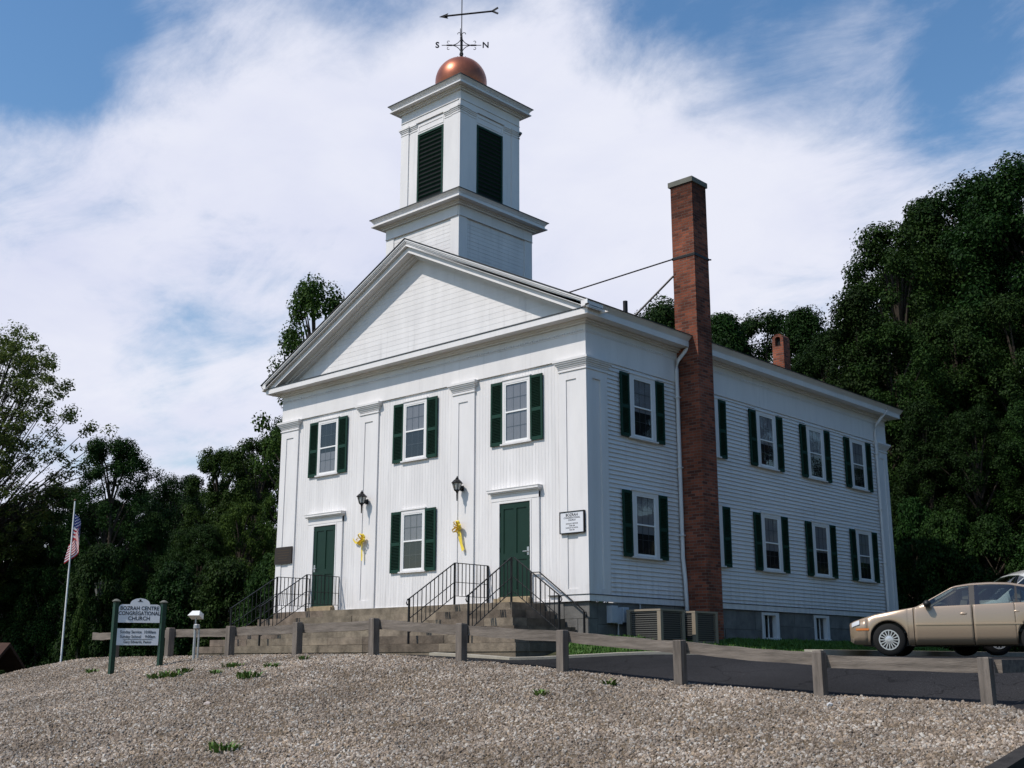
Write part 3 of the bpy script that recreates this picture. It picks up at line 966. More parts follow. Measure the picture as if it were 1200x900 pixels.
# corner pilaster seen on both faces: the two faces meet at x=PR, y=-PR
def corner_pilaster():
    b = MB()
    # front face boards
    x0, x1 = -PW, PR
    m0, m1 = x0 + .20, -0.24
    for a, c, z0, z1 in ((x0, m0, 0, ZA), (m1, x1, 0, ZA), (m0, m1, 4.84, ZA), (m0, m1, 0, .26)): b.box(a, c, -PR, 0.0, z0 + .147 if z0 == 0 else z0, z1)
    b.box(m0, m1, -PR + .022, 0.0, .26, 4.84)
    y0, y1 = 0.0, 0.70
    n0, n1 = .17, .465
    for a, c, z0, z1 in ((y0, n0, .147, ZA), (n1, y1, .147, ZA), (n0, n1, 4.84, ZA), (n0, n1, .147, .26)): b.box(0.0, PR, a, c, z0, z1)
    b.box(0.0, PR - .036, n0, n1, .26, 4.84)
    for z0, z1, o in ((5.03, 5.065, .022), (5.10, 5.135, .016), (5.135, 5.175, .035), (5.175, 5.215, .06), (5.215, 5.25, .085), (5.25, 5.305, .105)):
        b.box(x0 - o, PR + o, -PR - o, 0.001, z0, z1)
        b.box(0.0005, PR + o, 0.001, y1 + o, z0, z1)
    return b.build('corner_pilaster', WHITE, church)


corner_pilaster()
for x0 in (-4.12, -7.60): pilaster(x0, x0 + PW, 0, 0)
# far-left corner
b = MB()
x0, x1 = -W - PR, -W + PW
for a, c, z0, z1 in ((x0, x0 + .24, 0, ZA), (x1 - .22, x1, 0, ZA), (x0 + .24, x1 - .22, 4.83, ZA), (x0 + .24, x1 - .22, 0, .24)): b.box(a, c, -PR, 0.0, z0, z1)
b.box(x0 + .24, x1 - .22, -PR + .022, 0, .24, 4.83)
b.box(x0, -W, 0, .7, 0, ZA)
for z0, z1, o in ((5.03, 5.065, .022), (5.10, 5.135, .016), (5.135, 5.175, .035), (5.175, 5.215, .06), (5.215, 5.25, .085), (5.25, 5.305, .105)):
    b.box(x0 - o, x1 + o, -PR - o, 0.001, z0, z1); b.box(x0 - o, -W + .001, .001, .7 + o, z0, z1)
b.build('corner_pilaster', WHITE, church)
# rear corner on the shaded side
b = MB()
y0, y1 = LG - .68, LG + PR
for a, c, z0, z1 in ((y0, y0 + .2, .13, ZA), (y1 - .22, y1, .13, ZA), (y0 + .2, y1 - .22, 4.83, ZA), (y0 + .2, y1 - .22, .13, .26)): b.box(0, PR, a, c, z0, z1)
b.box(0, PR - .022, y0 + .2, y1 - .22, .26, 4.83)
b.box(-.7, 0, LG, y1, .13, ZA)
for z0, z1, o in ((5.03, 5.065, .022), (5.10, 5.135, .016), (5.135, 5.175, .035), (5.175, 5.215, .06), (5.215, 5.25, .085), (5.25, 5.305, .105)):
    b.box(0.001, PR + o, y0 - o, y1 + o, z0, z1)
b.build('corner_pilaster', WHITE, church)

# frieze (two flat bands), taenia and dentils
b = MB()
b.box(-W - PR, PR, -PR, 0.02, ZA + .006, 5.86); b.box(-W - PR - .012, PR + .012, -PR - .012, 0.02, 5.86, 5.885); b.box(-W - PR, PR, -PR - .002, 0.02, 5.885, ZS - .002)
b.box(0, PR, 0.02, LG + PR, ZA + .006, 5.86); b.box(0, PR + .012, 0.02, LG + PR, 5.86, 5.885); b.box(0, PR + .002, 0.02, LG + PR, 5.885, ZS - .002)
b.box(-W - PR, -W, 0.02, LG + PR, ZA + .006, ZS - .002)
b.build('frieze', WHITE, church)
def comb(lo, hi, n, y_in, y_out):
    """crenellated outline: one connected strip of small blocks"""
    pts = [(lo, y_in)]
    st = (hi - lo) / n
    for i in range(n):
        a = lo + i * st
        pts += [(a + st * .2, y_in + (y_out - y_in) * .08), (a + st * .2, y_out), (a + st * .8, y_out), (a + st * .8, y_in + (y_out - y_in) * .08)]
    return pts + [(hi, y_in)]


b = MB()


def comb_strip(pts, z0, z1, swap):
    vs = []
    for z in (z0, z1): vs += [((y, x, z) if swap else (x, y, z)) for x, y in pts]
    n = len(pts)
    b.add(vs, [(i, i + 1, n + i + 1, n + i) for i in range(n - 1)])
    for i in range(1, n - 3, 4):       # block tops and bottoms
        for o in (0, n): b.f.append(tuple(len(b.v) - 2 * n + o + i + q for q in range(4))); b.mi.append(0)


comb_strip(comb(-W - PR, PR + .02, 150, -PR - .003, -PR - .028), 5.888, 5.924, False)
comb_strip(comb(-PR, LG + PR, 200, PR + .003, PR + .02), 5.888, 5.912, True)
b.build('dentil_band', WHITE, church)

# horizontal cornice: bed mould, soffit, fascia, flashing (front) and crown gutter (sides)
SL = 0.4875
OX = 0.40; OC = 0.50
b = MB()
FR0, FR1 = -OX, 0.02
b.box(-W - .10, .10, -.10, .02, 6.05, ZS); b.box(-W - .16, .16, -.16, .02, ZS - .035, ZS + .005)     # bed mouldings
b.box(0.02, .10, .02, LG + .1, 6.05, ZS); b.box(0.02, .16, .02, LG + .1, ZS - .035, ZS + .005)
b.box(-W - OX, OX, -OX, .02, ZS + .006, 6.275)                                                         # corona
b.box(0.02, OX, .0205, LG + OX, ZS + .006, 6.275); b.box(-W - OX, -W + .02, .0205, LG + OX, ZS + .006, 6.275)
b.build('cornice', WHITE, church)
b = MB(); b.box(-W - OX - .012, OX + .012, -OX - .014, .0, 6.276, 6.296); b.build('cornice_flashing', DARKMETAL, church)
# side crown moulding / gutter
for sgn, nm in ((1, 'gutter'), (-1, 'gutter')):
    b = MB()
    xo = 0 if sgn > 0 else -W
    pr_ = [(.30, 6.278), (OX + .0, 6.278), (OX + .015, 6.30), (OX + .06, 6.345), (OX + .09, 6.375), (OX + .10, 6.385), (OX + .10, 6.40), (OX + .085, 6.40), (.30, 6.40)]
    poly = [(xo + sgn * a, -OC, z) for a, z in pr_]
    b.prism(poly, (0, LG + OC + .45, 0))
    b.build(nm, WHITE, church)
# white end cap of the gutter, as in the photo
b = MB(); b.box(OX + .03, OX + .105, -OC - .03, -OC - .002, 6.31, 6.405); b.build('gutter_end_cap', SASHW, church)

# tympanum
b = MB()
TW = W / 2
apex_in = 6.40 + (OC + TW) * SL - .335
ZT0 = 6.20
n = 24
# horizontal boards clipped to the gable
zt = ZT0
while zt < apex_in + .2:
    z2 = min(zt + .135, apex_in + .2)
    def half(z): return max(0.02, (6.40 + (OC + TW) * SL - .12 - z) / SL)
    h0, h1 = half(zt), half(z2)
    b.add([(-TW - h0, 0.0, zt), (-TW + h0, 0.0, zt), (-TW + h1, .003, z2), (-TW - h1, .003, z2), (-TW - h0, .05, zt), (-TW + h0, .05, zt), (-TW + h1, .05, z2), (-TW - h1, .05, z2)],
          [(0, 1, 2, 3), (0, 4, 5, 1), (3, 2, 6, 7), (4, 7, 6, 5), (0, 3, 7, 4), (1, 5, 6, 2)])
    zt = z2
b.build('tympanum', BOARD, church)

# raking cornice, both slopes
ZAP = 6.40 + (OC + TW) * SL


def rake(top0, top1, y0, y1, b):
    """board following both roof slopes between vertical offsets top0 > top1 below the roof line"""
    e = TW + OC
    for s in (1, -1):
        p = [(-TW, y0, ZAP - top0), (-TW + s * e, y0, ZAP - e * SL - top0), (-TW + s * e, y0, ZAP - e * SL - top1), (-TW, y0, ZAP - top1)]
        b.prism(p, (0, y1 - y0, 0))


def rake2(top0, top1, y0, y1, b, e):
    for s in (1, -1):
        p = [(-TW, y0, ZAP - top0), (-TW + s * e, y0, ZAP - e * SL - top0), (-TW + s * (e), y0, max(6.297, ZAP - e * SL - top1)), (-TW + s * (ZAP - top1 - 6.297) / SL, y0, 6.297), (-TW, y0, ZAP - top1)] if (ZAP - top1 - e * SL) < 6.297 else \
            [(-TW, y0, ZAP - top0), (-TW + s * e, y0, ZAP - e * SL - top0), (-TW + s * e, y0, ZAP - e * SL - top1), (-TW, y0, ZAP - top1)]
        b.prism(p, (0, y1 - y0, 0))


b = MB()
# crown: stepped cyma
for i, (t0, t1, yy) in enumerate(((.012, .05, -OC), (.05, .085, -OC + .018), (.085, .12, -OC + .042), (.12, .15, -OC + .062), (.15, .178, -OC + .045))):
    rake2(t0, t1, yy, 0.02, b, TW + OC - .0)
rake2(.178, .19, -OC + .03, 0.02, b, TW + OC - .01)
rake2(.19, .345, -OC + .115, 0.0, b, TW + OX - .02)
rake2(.345, .40, -.19, 0.0, b, TW + .3)
rake2(.40, .44, -.12, 0.0, b, TW + .2)
b.build('raking_cornice', WHITE, church)

# roof
b = MB()
for s in (1, -1):
    e = TW + OC
    p = [(-TW, -OC - .02, ZAP + .02), (-TW + s * (e + .02), -OC - .02, ZAP - (e + .02) * SL + .02), (-TW + s * (e + .02), -OC - .02, ZAP - (e + .02) * SL), (-TW, -OC - .02, ZAP)]
    b.prism(p, (0, LG + 2 * OC, 0))
b.build('roof', ROOF, church)
# rear gable closing wall
b = MB()
b.prism([(-W, LG - .1, 6.1), (0, LG - .1, 6.1), (0, LG - .1, 6.5), (-TW, LG - .1, ZAP - .05), (-W, LG - .1, 6.5)], (0, .12, 0))
b.build('rear_gable', CLAP, church)


# ------------------------------------------------------------------ windows (local: facing -y, centred, z from shutter bottom)
def shutter_mesh(w, h, seed):
    b = MB(); t = .034; f = .052
    rg = random.Random(seed)
    b.box(-w / 2, -w / 2 + f, -t, 0, 0, h); b.box(w / 2 - f, w / 2, -t, 0, 0, h)
    mid = h * .47
    for z0, z1 in ((0, .085), (mid - .04, mid + .04), (h - .065, h)): b.box(-w / 2 + f, w / 2 - f, -t, 0, z0, z1)
    for a, c in ((.085, mid - .04), (mid + .04, h - .065)):
        n = int((c - a) / .036)
        for i in range(n):
            z = a + (i + .5) * (c - a) / n
            M = Matrix.Translation((0, -.017, z)) @ Matrix.Rotation(R(-38 + rg.uniform(-3, 3)), 4, 'X')
            b.mbox(M, w - 2 * f, .038, .007)
    b.box(-w / 2 + f, w / 2 - f, -.004, 0, .085, h - .065)
    return b


def make_window(w_cas, w_gl, w_sh, h, seed, z_sill=0.0):
    root = node('window', church, (0, 0, 0))
    cw = (w_cas - w_gl) / 2
    zt = h + .005; g0, g1 = .075, h - .075
    b = MB()
    b.box(-w_cas / 2, -w_gl / 2, -.042, .0, .02, zt); b.box(w_gl / 2, w_cas / 2, -.042, 0, .02, zt)
    b.box(-w_gl / 2, w_gl / 2, -.042, 0, g1, zt)
    b.box(-w_cas / 2 - .02, w_cas / 2 + .02, -.062, 0, zt, zt + .035)
    b.build('window_frame', WHITE, root)
    b = MB(); b.box(-w_cas / 2 - .05, w_cas / 2 + .05, -.072, 0, -.015, .02); b.box(-w_gl / 2, w_gl / 2, -.05, 0, .02, g0 - .03)
    b.build('sill', WHITE, root)
    # sashes: upper in front, lower behind
    mid = (g0 + g1) / 2; s = .03
    b = MB()
    b.box(-w_gl / 2, -w_gl / 2 + s, -.036, -.012, g0 - .03, g1); b.box(w_gl / 2 - s, w_gl / 2, -.036, -.012, g0 - .03, g1)
    b.box(-w_gl / 2 + s, w_gl / 2 - s, -.036, -.012, g1 - s, g1); b.box(-w_gl / 2 + s, w_gl / 2 - s, -.036, -.012, g0 - .03, g0 + .012)
    b.box(-w_gl / 2 + s, w_gl / 2 - s, -.038, -.012, mid - .017, mid + .017)
    b.build('sash', SASHW, root)
    b = MB(); px_ = w_gl / 2 - s + .004; b.add([(-px_, -.025, g0 + .01), (px_, -.025, g0 + .01), (px_, -.025, g1 - s + .004), (-px_, -.025, g1 - s + .004)], [(0, 1, 2, 3)]); b.build('pane', PANE, root)
    # muntin grid lies behind the glass
    b = MB(); gw = w_gl / 2 - s
    for k in (-1, 1): b.box(k * gw / 3 - .004, k * gw / 3 + .004, -.019, -.015, g0 + .012, g1 - s)
    for z0, z1 in ((g0 + .012, mid - .017), (mid + .017, g1 - s)): b.box(-gw, gw, -.0195, -.0155, (z0 + z1) / 2 - .004, (z0 + z1) / 2 + .004)
    b.build('muntin_grid', mat('grid_grey', (0.10, 0.10, 0.105), 0.6), root)
    return root, gw, g0, g1, mid


def add_curtain(root, gw, g0, g1, z0, z1, seed):
    """pleated cloth close behind the glass, plus the dark room behind"""
    rg = random.Random(seed)
    b = MB(); n = 64
    ph = rg.uniform(0, 6)
    v = []
    for i in range(n + 1):
        x = -gw + 2 * gw * i / n
        y = -.0095 + .0030 * math.sin(ph + i * 1.25) + .0012 * math.sin(i * .45)
        v += [(x, y, z0), (x, y, z1)]
    b.add(v, [(2 * i, 2 * i + 2, 2 * i + 3, 2 * i + 1) for i in range(n)])
    b.build('curtain', CURT, root)
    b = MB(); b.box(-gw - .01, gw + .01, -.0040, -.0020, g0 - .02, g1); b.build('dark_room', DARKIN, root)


_shut_cache = {}


def add_shutters(root, w_cas, w_sh, h, seed):
    for k in (-1, 1):
        key = (round(w_sh, 3), round(h, 3), k)
        if key in _shut_cache:
            o = bpy.data.objects.new('shutter', _shut_cache[key]); COL.objects.link(o); o.parent = root
        else:
            o = shutter_mesh(w_sh, h, seed + k).build('shutter', SHUT, root); _shut_cache[key] = o.data
        # each hangs very slightly off true
        o.location = (k * (w_cas / 2 + w_sh / 2 + .004), -.014, .0)
        o.rotation_euler = (R(0.4 * k), 0, R(-1.2 * k))
        ORG[o.name] = Vector((0, 0, 0))


def place_window(face, c, z, h, w_cas, w_gl, w_sh, seed, curt):
    root, gw, g0, g1, mid = make_window(w_cas, w_gl, w_sh, h, seed)
    add_curtain(root, gw, g0, g1, g0 + (g1 - g0) * curt[0], g0 + (g1 - g0) * curt[1], seed)
    add_shutters(root, w_cas, w_sh, h, 40)
    if face == 'f': root.location = (c, 0.0, z)
    else: root.location = (0.036, c, z); root.rotation_euler = (0, 0, R(90))
    return root


for i, (c, z, h, cu) in enumerate(((-8.93, 3.615, 1.512, (0, .40)), (-5.475, 3.615, 1.512, (.5, 1)), (-2.04, 3.615, 1.512, (0.0, 1)), (-5.475, .871, 1.506, (.5, 1)))):
    place_window('f', c, z, h, .86, .72, .378, 100 + i, cu)
for i, c in enumerate((1.988, 4.665, 7.48, 10.134, 12.715)):
    place_window('s', c, 3.69, 1.485, .985, .72, .335, 200 + i, (.42, 1))
    place_window('s', c, 1.0, 1.476, .985, .72, .335, 300 + i, (.45 if i % 2 else .35, 1))

# cellar windows
for c in (7.335, 10.015):
    root = node('cellar_window', church, (0, 0, 0)); root.location = (-.10, c, -.72); root.rotation_euler = (0, 0, R(90))
    b = MB(); w2 = .40
    b.box(-w2 - .02, -w2 + .06, -.10, .15, 0.0, .69); b.box(w2 - .13, w2 + .02, -.10, .15, 0, .69); b.box(-w2 + .06, w2 - .13, -.10, .15, .62, .69)
    b.box(-w2 - .03, w2 + .03, -.13, .15, -.05, .06)
    b.build('window_frame', WHITE, root)
    b = MB()
    for x in (-.17, .02): b.box(x - .012, x + .012, -.02, 0, .06, .62)
    b.box(-w2 + .06, -w2 + .09, -.02, 0, .06, .62)
    b.build('muntin', SASHW, root)
    b = MB(); b.add([(-w2 + .06, .005, .06), (w2 - .13, .005, .06), (w2 - .13, .005, .62), (-w2 + .06, .005, .62)], [(0, 1, 2, 3)]); b.build('pane', PANE, root)
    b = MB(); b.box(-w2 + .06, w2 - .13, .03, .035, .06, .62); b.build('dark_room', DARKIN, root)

# ------------------------------------------------------------------ doors
for x0, x1, hs in ((-9.364, -8.448, -1), (-2.542, -1.609, 1)):
    xc = (x0 + x1) / 2; w2 = (x1 - x0) / 2
    root = node('door', church, (xc, 0, .156))
    h = 2.10
    b = MB()
    st = .115; pr_ = -.012
    b.box(-w2, w2, -.02, .0, 0, h)
    b.box(-w2, -w2 + st, -.038, -.02, 0, h); b.box(w2 - st, w2, -.038, -.02, 0, h)
    for z0, z1 in ((0, .16), (.82, .96), (h - .13, h)): b.box(-w2 + st, w2 - st, -.038, -.02, z0, z1)
    b.box(-.045, .045, -.038, -.02, .16, .82); b.box(-.045, .045, -.038, -.02, .96, h - .13)
    b.build('door_leaf', DOORG, root)
    b = MB(); hx = hs * (w2 - .07)
    b.box(hx - .03, hx + .03, -.046, -.038, .9, 1.08); b.tube([(hx, -.04, .98), (hx, -.085, .98), (hx - hs * .12, -.085, .98)], .011, 8)
    b.build('handle', GALV, root)
    for z in (.25, 1.05, 1.85):
        b = MB(); b.box(-hs * w2 - .012, -hs * w2 + .012, -.05, -.02, z - .05, z + .05); b.build('hinge', IRON, root)
    b = MB()
    b.box(-w2 - .035, -w2, -.06, 0, 0, h + .035); b.box(w2, w2 + .035, -.06, 0, 0, h + .035); b.box(-w2, w2, -.06, 0, h, h + .035)
    c0 = w2 + .26
    b.box(-c0, -w2 - .035, -.048, 0, -.13, h + .20); b.box(w2 + .035, c0, -.048, 0, -.13, h + .20)
    b.box(-w2 - .035, w2 + .035, -.048, 0, h + .035, h + .20)
    b.box(-c0 - .0, c0 + .0, -.056, 0, h + .06, h + .20)
    b.box(-c0 - .01, c0 + .01, -.075, 0, h + .20, h + .235); b.box(-c0 - .045, c0 + .045, -.125, 0, h + .235, h + .262)
    b.box(-c0 - .065, c0 + .065, -.155, 0, h + .262, h + .315); b.box(-c0 - .075, c0 + .075, -.165, 0, h + .315, h + .328)
    b.build('door_casing', WHITE, root)
    b = MB(); b.box(-w2 - .06, w2 + .06, -.19, .0, -.165, -.035); b.box(-w2, w2, -.07, .0, -.035, 0); b.build('door_sill', SILLST, root)

# ------------------------------------------------------------------ belfry tower
TC = Vector((-5.49, 1.46, 0))


def sq(b, hw, z0, z1, hw2=None):
    """square block centred on the tower axis"""
    h2 = hw2 or hw
    vs = [(TC.x + sx * hw, TC.y + sy * hw, z0) for sx, sy in ((-1, -1), (1, -1), (1, 1), (-1, 1))] + \
         [(TC.x + sx * h2, TC.y + sy * h2, z1) for sx, sy in ((-1, -1), (1, -1), (1, 1), (-1, 1))]
    b.add(vs, [(0, 3, 2, 1), (4, 5, 6, 7), (0, 1, 5, 4), (1, 2, 6, 5), (2, 3, 7, 6), (3, 0, 4, 7)])


def ring_boxes(b, hw, pr_, items):
    """boxes on all four faces: items = (u0,u1,z0,z1,proud) in face coordinates"""
    for q in range(4):
        M = Matrix.Translation(TC) @ Matrix.Rotation(q * math.pi / 2, 4, 'Z')
        for u0, u1, z0, z1, p in items:
            MM = M @ Matrix.Translation(((u0 + u1) / 2, -hw - p / 2 + .001, (z0 + z1) / 2))
            b.mbox(MM, u1 - u0, p + .002, z1 - z0)


tower = node('belfry', church, (0, 0, 0))
h1 = 1.39
b = MB()
sq(b, h1 - .03, 7.0, 10.12)
# lapped boards between the corner boards, flat boards round them
n = 24
its = []
for i in range(n):
    z = 7.4 + i * .105
    if z + .105 < 9.76: its.append((-h1 + .30, h1 - .30, z + .006, z + .105, .006 + .002 * (i % 2)))
ring_boxes(b, h1 - .03, 0, its)
b.build('tower_base', BOARD, tower)
b = MB()
e = .012
ring_boxes(b, h1 - .03, 0, [(-h1 + .0, -h1 + .30, 7.0, 9.78, .03), (h1 - .30, h1 - .031, 7.0, 9.78, .03), (-h1, h1 - .031, 9.78, 10.13, .045), (-h1, h1 - .031, 9.765, 9.785, .06)])
b.build('corner_board', WHITE, tower)
b = MB()
for z0, z1, o, o2 in ((10.05, 10.09, .08, .08), (10.09, 10.13, .13, .13), (10.13, 10.16, .30, .30), (10.16, 10.255, .25, .25), (10.255, 10.275, .27, .27), (10.275, 10.325, .275, .32)):
    sq(b, h1 + o, z0, z1, h1 + o2)
b.build('lower_cornice', WHITE, tower)
b = MB(); sq(b, h1 + .335, 10.326, 10.345); sq(b, h1 + .33, 10.345, 10.47, 1.16); b.build('cornice_roof', DARKMETAL, tower)
h2 = 1.15
b = MB(); sq(b, h2 - .05, 10.40, 13.50)
ring_boxes(b, h2 - .05, 0, [(-h2, -h2 + .30, 10.4, 13.0, .05), (h2 - .30, h2 - .05, 10.4, 13.0, .05),
                            (-h2 + .30, -.50, 10.4, 12.98, .022), (.50, h2 - .30, 10.4, 12.98, .022),
                            (-.50, .50, 12.66, 12.98, .018), (-.50, -.46, 12.72, 12.92, .03), (.46, .50, 12.72, 12.92, .03), (-.46, .46, 12.88, 12.92, .03), (-.46, .46, 12.72, 12.75, .03),
                            (-h2, h2 - .05, 13.0, 13.16, .055), (-h2, h2 - .05, 13.16, 13.18, .075), (-h2, h2 - .05, 13.18, 13.5, .055)])
# pilaster caps
for z0, z1, o in ((12.80, 12.825, .012), (12.87, 12.91, .018), (12.91, 12.95, .035), (12.95, 13.0, .055)):
    ring_boxes(b, h2 - .05, 0, [(-h2 - o, -h2 + .30 + o, z0, z1, .05 + o), (h2 - .30 - o, h2 + o - .001, z0, z1, .05 + o),
                                (-h2 + .30 + o, -.53, z0, z1, .022 + o), (.53, h2 - .30 - o, z0, z1, .022 + o)])
b.build('belfry_stage', WHITE, tower)
b = MB()
for z0, z1, o, o2 in ((13.42, 13.46, .06, .06), (13.46, 13.50, .10, .10), (13.50, 13.525, .24, .24), (13.525, 13.60, .20, .20), (13.60, 13.62, .215, .215), (13.62, 13.68, .22, .27)):
    sq(b, h2 + o, z0, z1, h2 + o2)
b.build('upper_cornice', WHITE, tower)
b = MB(); sq(b, h2 + .285, 13.681, 13.703); sq(b, h2 + .28, 13.703, 13.80, .5); b.build('belfry_roof', DARKMETAL, tower)
for q in range(4):
    M = Matrix.Translation(TC) @ Matrix.Rotation(q * math.pi / 2, 4, 'Z')
    b = MB()
    y = -h2 + .05
    z0, z1 = 10.44, 12.66
    for u0, u1, a, c in ((-.50, -.44, z0, z1), (.44, .50, z0, z1), (-.44, .44, z1 - .06, z1), (-.44, .44, z0, z0 + .06)):
        b.mbox(M @ Matrix.Translation(((u0 + u1) / 2, y - .012, (a + c) / 2)), u1 - u0, .045, c - a)
    n = 17
    for i in range(n):
        z = z0 + .10 + i * (z1 - z0 - .16) / n
        b.mbox(M @ Matrix.Translation((0, y - .008, z + .03)) @ Matrix.Rotation(R(-42), 4, 'X'), .88, .085, .014)
    b.build('louvre', SHUT, tower)
    b = MB(); b.mbox(M @ Matrix.Translation((0, y - .0015, (z0 + z1) / 2)), .88, .003, z1 - z0 - .12); b.build('louvre_backing', DARKIN, tower)

# copper ball
b = MB(); prof = []
for i in range(1, 32):
    a = math.pi * i / 32 - math.pi / 2
    prof.append((.72 * math.cos(a), .72 * math.sin(a)))
b.lathe(prof, (TC.x, TC.y, 14.47), 48)
b.lathe([(.45, 13.74 - 14.47), (.40, 13.80 - 14.47), (.40, 13.9 - 14.47)], (TC.x, TC.y, 14.47), 24)
b.build('copper_ball', COPPER, church, smooth=True)

# weather vane
vane = node('weather_vane', church, (TC.x, TC.y, 15.16))
nd = Vector((0.7345, 0.6786, 0))        # north, as the letters show
ed = Vector((nd.y, -nd.x, 0))
b = MB(); b.tube([(0, 0, 0), (0, 0, .62)], .036, 8); b.tube([(0, 0, .62), (0, 0, .85)], [.036, .02], 8); b.tube([(0, 0, .8), (0, 0, 2.5)], .014, 8)
b.lathe([(.05, .16), (.06, .2), (.05, .24)], (0, 0, 0), 10); b.build('mast', IRON, vane)
b = MB()
for d in (nd, -nd, ed, -ed):
    b.tube([d * 0.0 + Vector((0, 0, .48)), d * .56 + Vector((0, 0, .48))], .010, 6)
    b.tube([d * .26 + Vector((0, 0, .48)), d * .42 + Vector((0, 0, .48))], .022, 6)
    for s in (1, -1):
        b.tube([d * (.30 * (1 - math.cos(t)) * 1.0) + Vector((0, 0, .48 + s * .30 * (1 - math.sin(t)))) for t in np.linspace(0.0, math.pi / 2, 8)], .011, 6)
        # scroll ends
        b.tube([d * (.37 + .035 * math.sin(t)) + Vector((0, 0, .48 + s * (.065 + .035 - .035 * math.cos(t)))) for t in np.linspace(0, 4.2, 8)], .009, 5)
        b.tube([d * (.02 + .05 + .045 * -math.cos(t)) + Vector((0, 0, .48 + s * (.36 + .035 * math.sin(t)))) for t in np.linspace(0, 3.6, 8)], .010, 5)
b.build('scroll_arm', IRON, vane)
for ch, d in (('N', nd), ('S', -nd), ('E', ed), ('W', -ed)):
    ax = nd if ch in 'NS' else ed
    X = ax if ch in 'NS' else -ax
    if ch == 'W' or ch == 'E': X = Vector((-ed.x, -ed.y, 0)) if ch == 'E' else ed
    Z = Vector((0, 0, 1)); Y = Z
    nrm_ = X.cross(Z)
    M = Matrix((X, Z, nrm_)).transposed().to_4x4(); M.translation = d * .68 + Vector((0, 0, .48))
    text(ch, .25, IRON, vane, M, 'compass_letter', .008, .006)
# arrow
ad_ = (nd * math.cos(.19) - Vector((-.673, .729, 0)) * math.sin(.19)).normalized()
b = MB(); zc = 1.45
P0 = Vector((0, 0, zc))
b.tube([P0 - ad_ * .50, P0 + ad_ * .90], .026, 8)
sd = Vector((0, 0, 1))
for s in (1, -1):
    b.prism([P0 - ad_ * .66 + sd * 0, P0 - ad_ * .40 + sd * s * .085, P0 - ad_ * .45 + sd * s * .02], Vector((-ad_.y, ad_.x, 0)) * .02)
    b.bar(P0 + ad_ * .88, P0 + ad_ * 1.05 + sd * s * .095, .022, .05)
b.prism([P0 - ad_ * .66, P0 - ad_ * .42 + sd * .06, P0 - ad_ * .42 - sd * .06], Vector((-ad_.y, ad_.x, 0)) * .03)
b.build('arrow', IRON, vane)

# ------------------------------------------------------------------ chimneys, braces, pipes
CH0, CH1, CHD = 3.47, 4.09, 0.66
b = MB(); b.box(0.022, CHD, CH0, CH1, -1.3, 10.36); b.build('brick_chimney', BRICK, church)
b = MB(); b.box(-.03, CHD + .035, CH0 - .035, CH1 + .035, 10.36, 10.49); b.box(.03, CHD - .02, CH0 + .02, CH1 - .02, 10.49, 10.52); b.build('chimney_cap', CAPST, church)
b = MB(); b.box(-.015 + .02, CHD + .012, CH0 - .012, CH1 + .012, 8.43, 8.49); b.tube([(CHD + .01, CH1 + .012, 8.46), (CHD + .05, CH1 + .05, 8.46)], .02, 6); b.build('chimney_strap', IRON, church)
# the part of the shaft that stands above the eave is free of the wall
b = MB()
b.tube([(0.03, CH0 - .01, 8.46), (-3.2, 3.14, 8.20)], .018, 6); b.build('chimney_brace', IRON, church)
b = MB(); b.tube([(0.03, CH0 - .01, 8.02), (-0.8, 2.91, 7.02)], .026, 6); b.build('chimney_brace', IRON, church)
b = MB(); b.tube([(-1.4, 3.37, 7.2), (-1.4, 3.37, 7.66)], .06, 12); b.build('vent_pipe', IRON, church)
b = MB()
c2x, c2y = -1.6, 11.5
b.box(c2x - .19, c2x + .19, c2y - .19, c2y + .19, 6.6, 8.12)
# arched hood with an opening on each face
for sx in (-1, 1): b.box(c2x + sx * .14 - .05, c2x + sx * .14 + .05, c2y - .19, c2y + .19, 8.12, 8.34)
poly = []
for i in range(9):
    a = math.pi * i / 8; poly.append((c2x - .19 * math.cos(a), c2y - .19, 8.34 + .16 * math.sin(a)))
for i in range(9):
    a = math.pi * (8 - i) / 8; poly.append((c2x - .09 * math.cos(a), c2y - .19, 8.34 + .07 * math.sin(a)))
b.prism(poly, (0, .38, 0))
b.build('brick_chimney', BRICK, church)
b = MB(); b.box(c2x - .088, c2x + .088, c2y - .1, c2y + .1, 8.12, 8.38); b.build('flue', DARKIN, church)


def downspout(y, name='downspout', bottom=-.7, jog=False):
    b = MB()
    pts = [(.43, y + .22, 6.36), (.42, y + .20, 6.25), (.30, y + .10, 6.05), (.14, y, 5.82), (.105, y, 5.6), (.10, y, 2.0)]
    if jog: pts += [(.10, y, 1.1), (.11, y + .05, .6), (.11, y + .07, .15), (.13, y + .07, bottom)]
    else: pts += [(.10, y, .2), (.12, y, bottom)]
    b.tube(pts, .047, 10)
    for z in (4.9, 3.2, 1.6): b.box(.0, .16, y - .06, y + .06, z, z + .03)
    return b.build('downspout', WHITE, church, smooth=True)


downspout(3.36, jog=True); downspout(13.92)
# grey meter box and pipes under the water table
b = MB()
b.box(-.012, .14, .60, .80, -.44, -.08); b.box(-.012, .11, .81, .99, -.46, -.12); b.box(-.012, .13, 1.0, 1.2, -.42, -.1)
b.build('meter_box', METERM, church)
b = MB(); b.tube([(.07, 4.30, -.08), (.07, 4.30, -.95)], .022, 6); b.build('drain_pipe', TAN, church)
b = MB(); b.tube([(.06, 1.7, 0.0), (.06, 1.7, -.5), (.06, 1.75, -.9)], .022, 6); b.tube([(.06, .9, -.46), (.06, .9, -.9)], .02, 6); b.build('conduit', GALV, church)

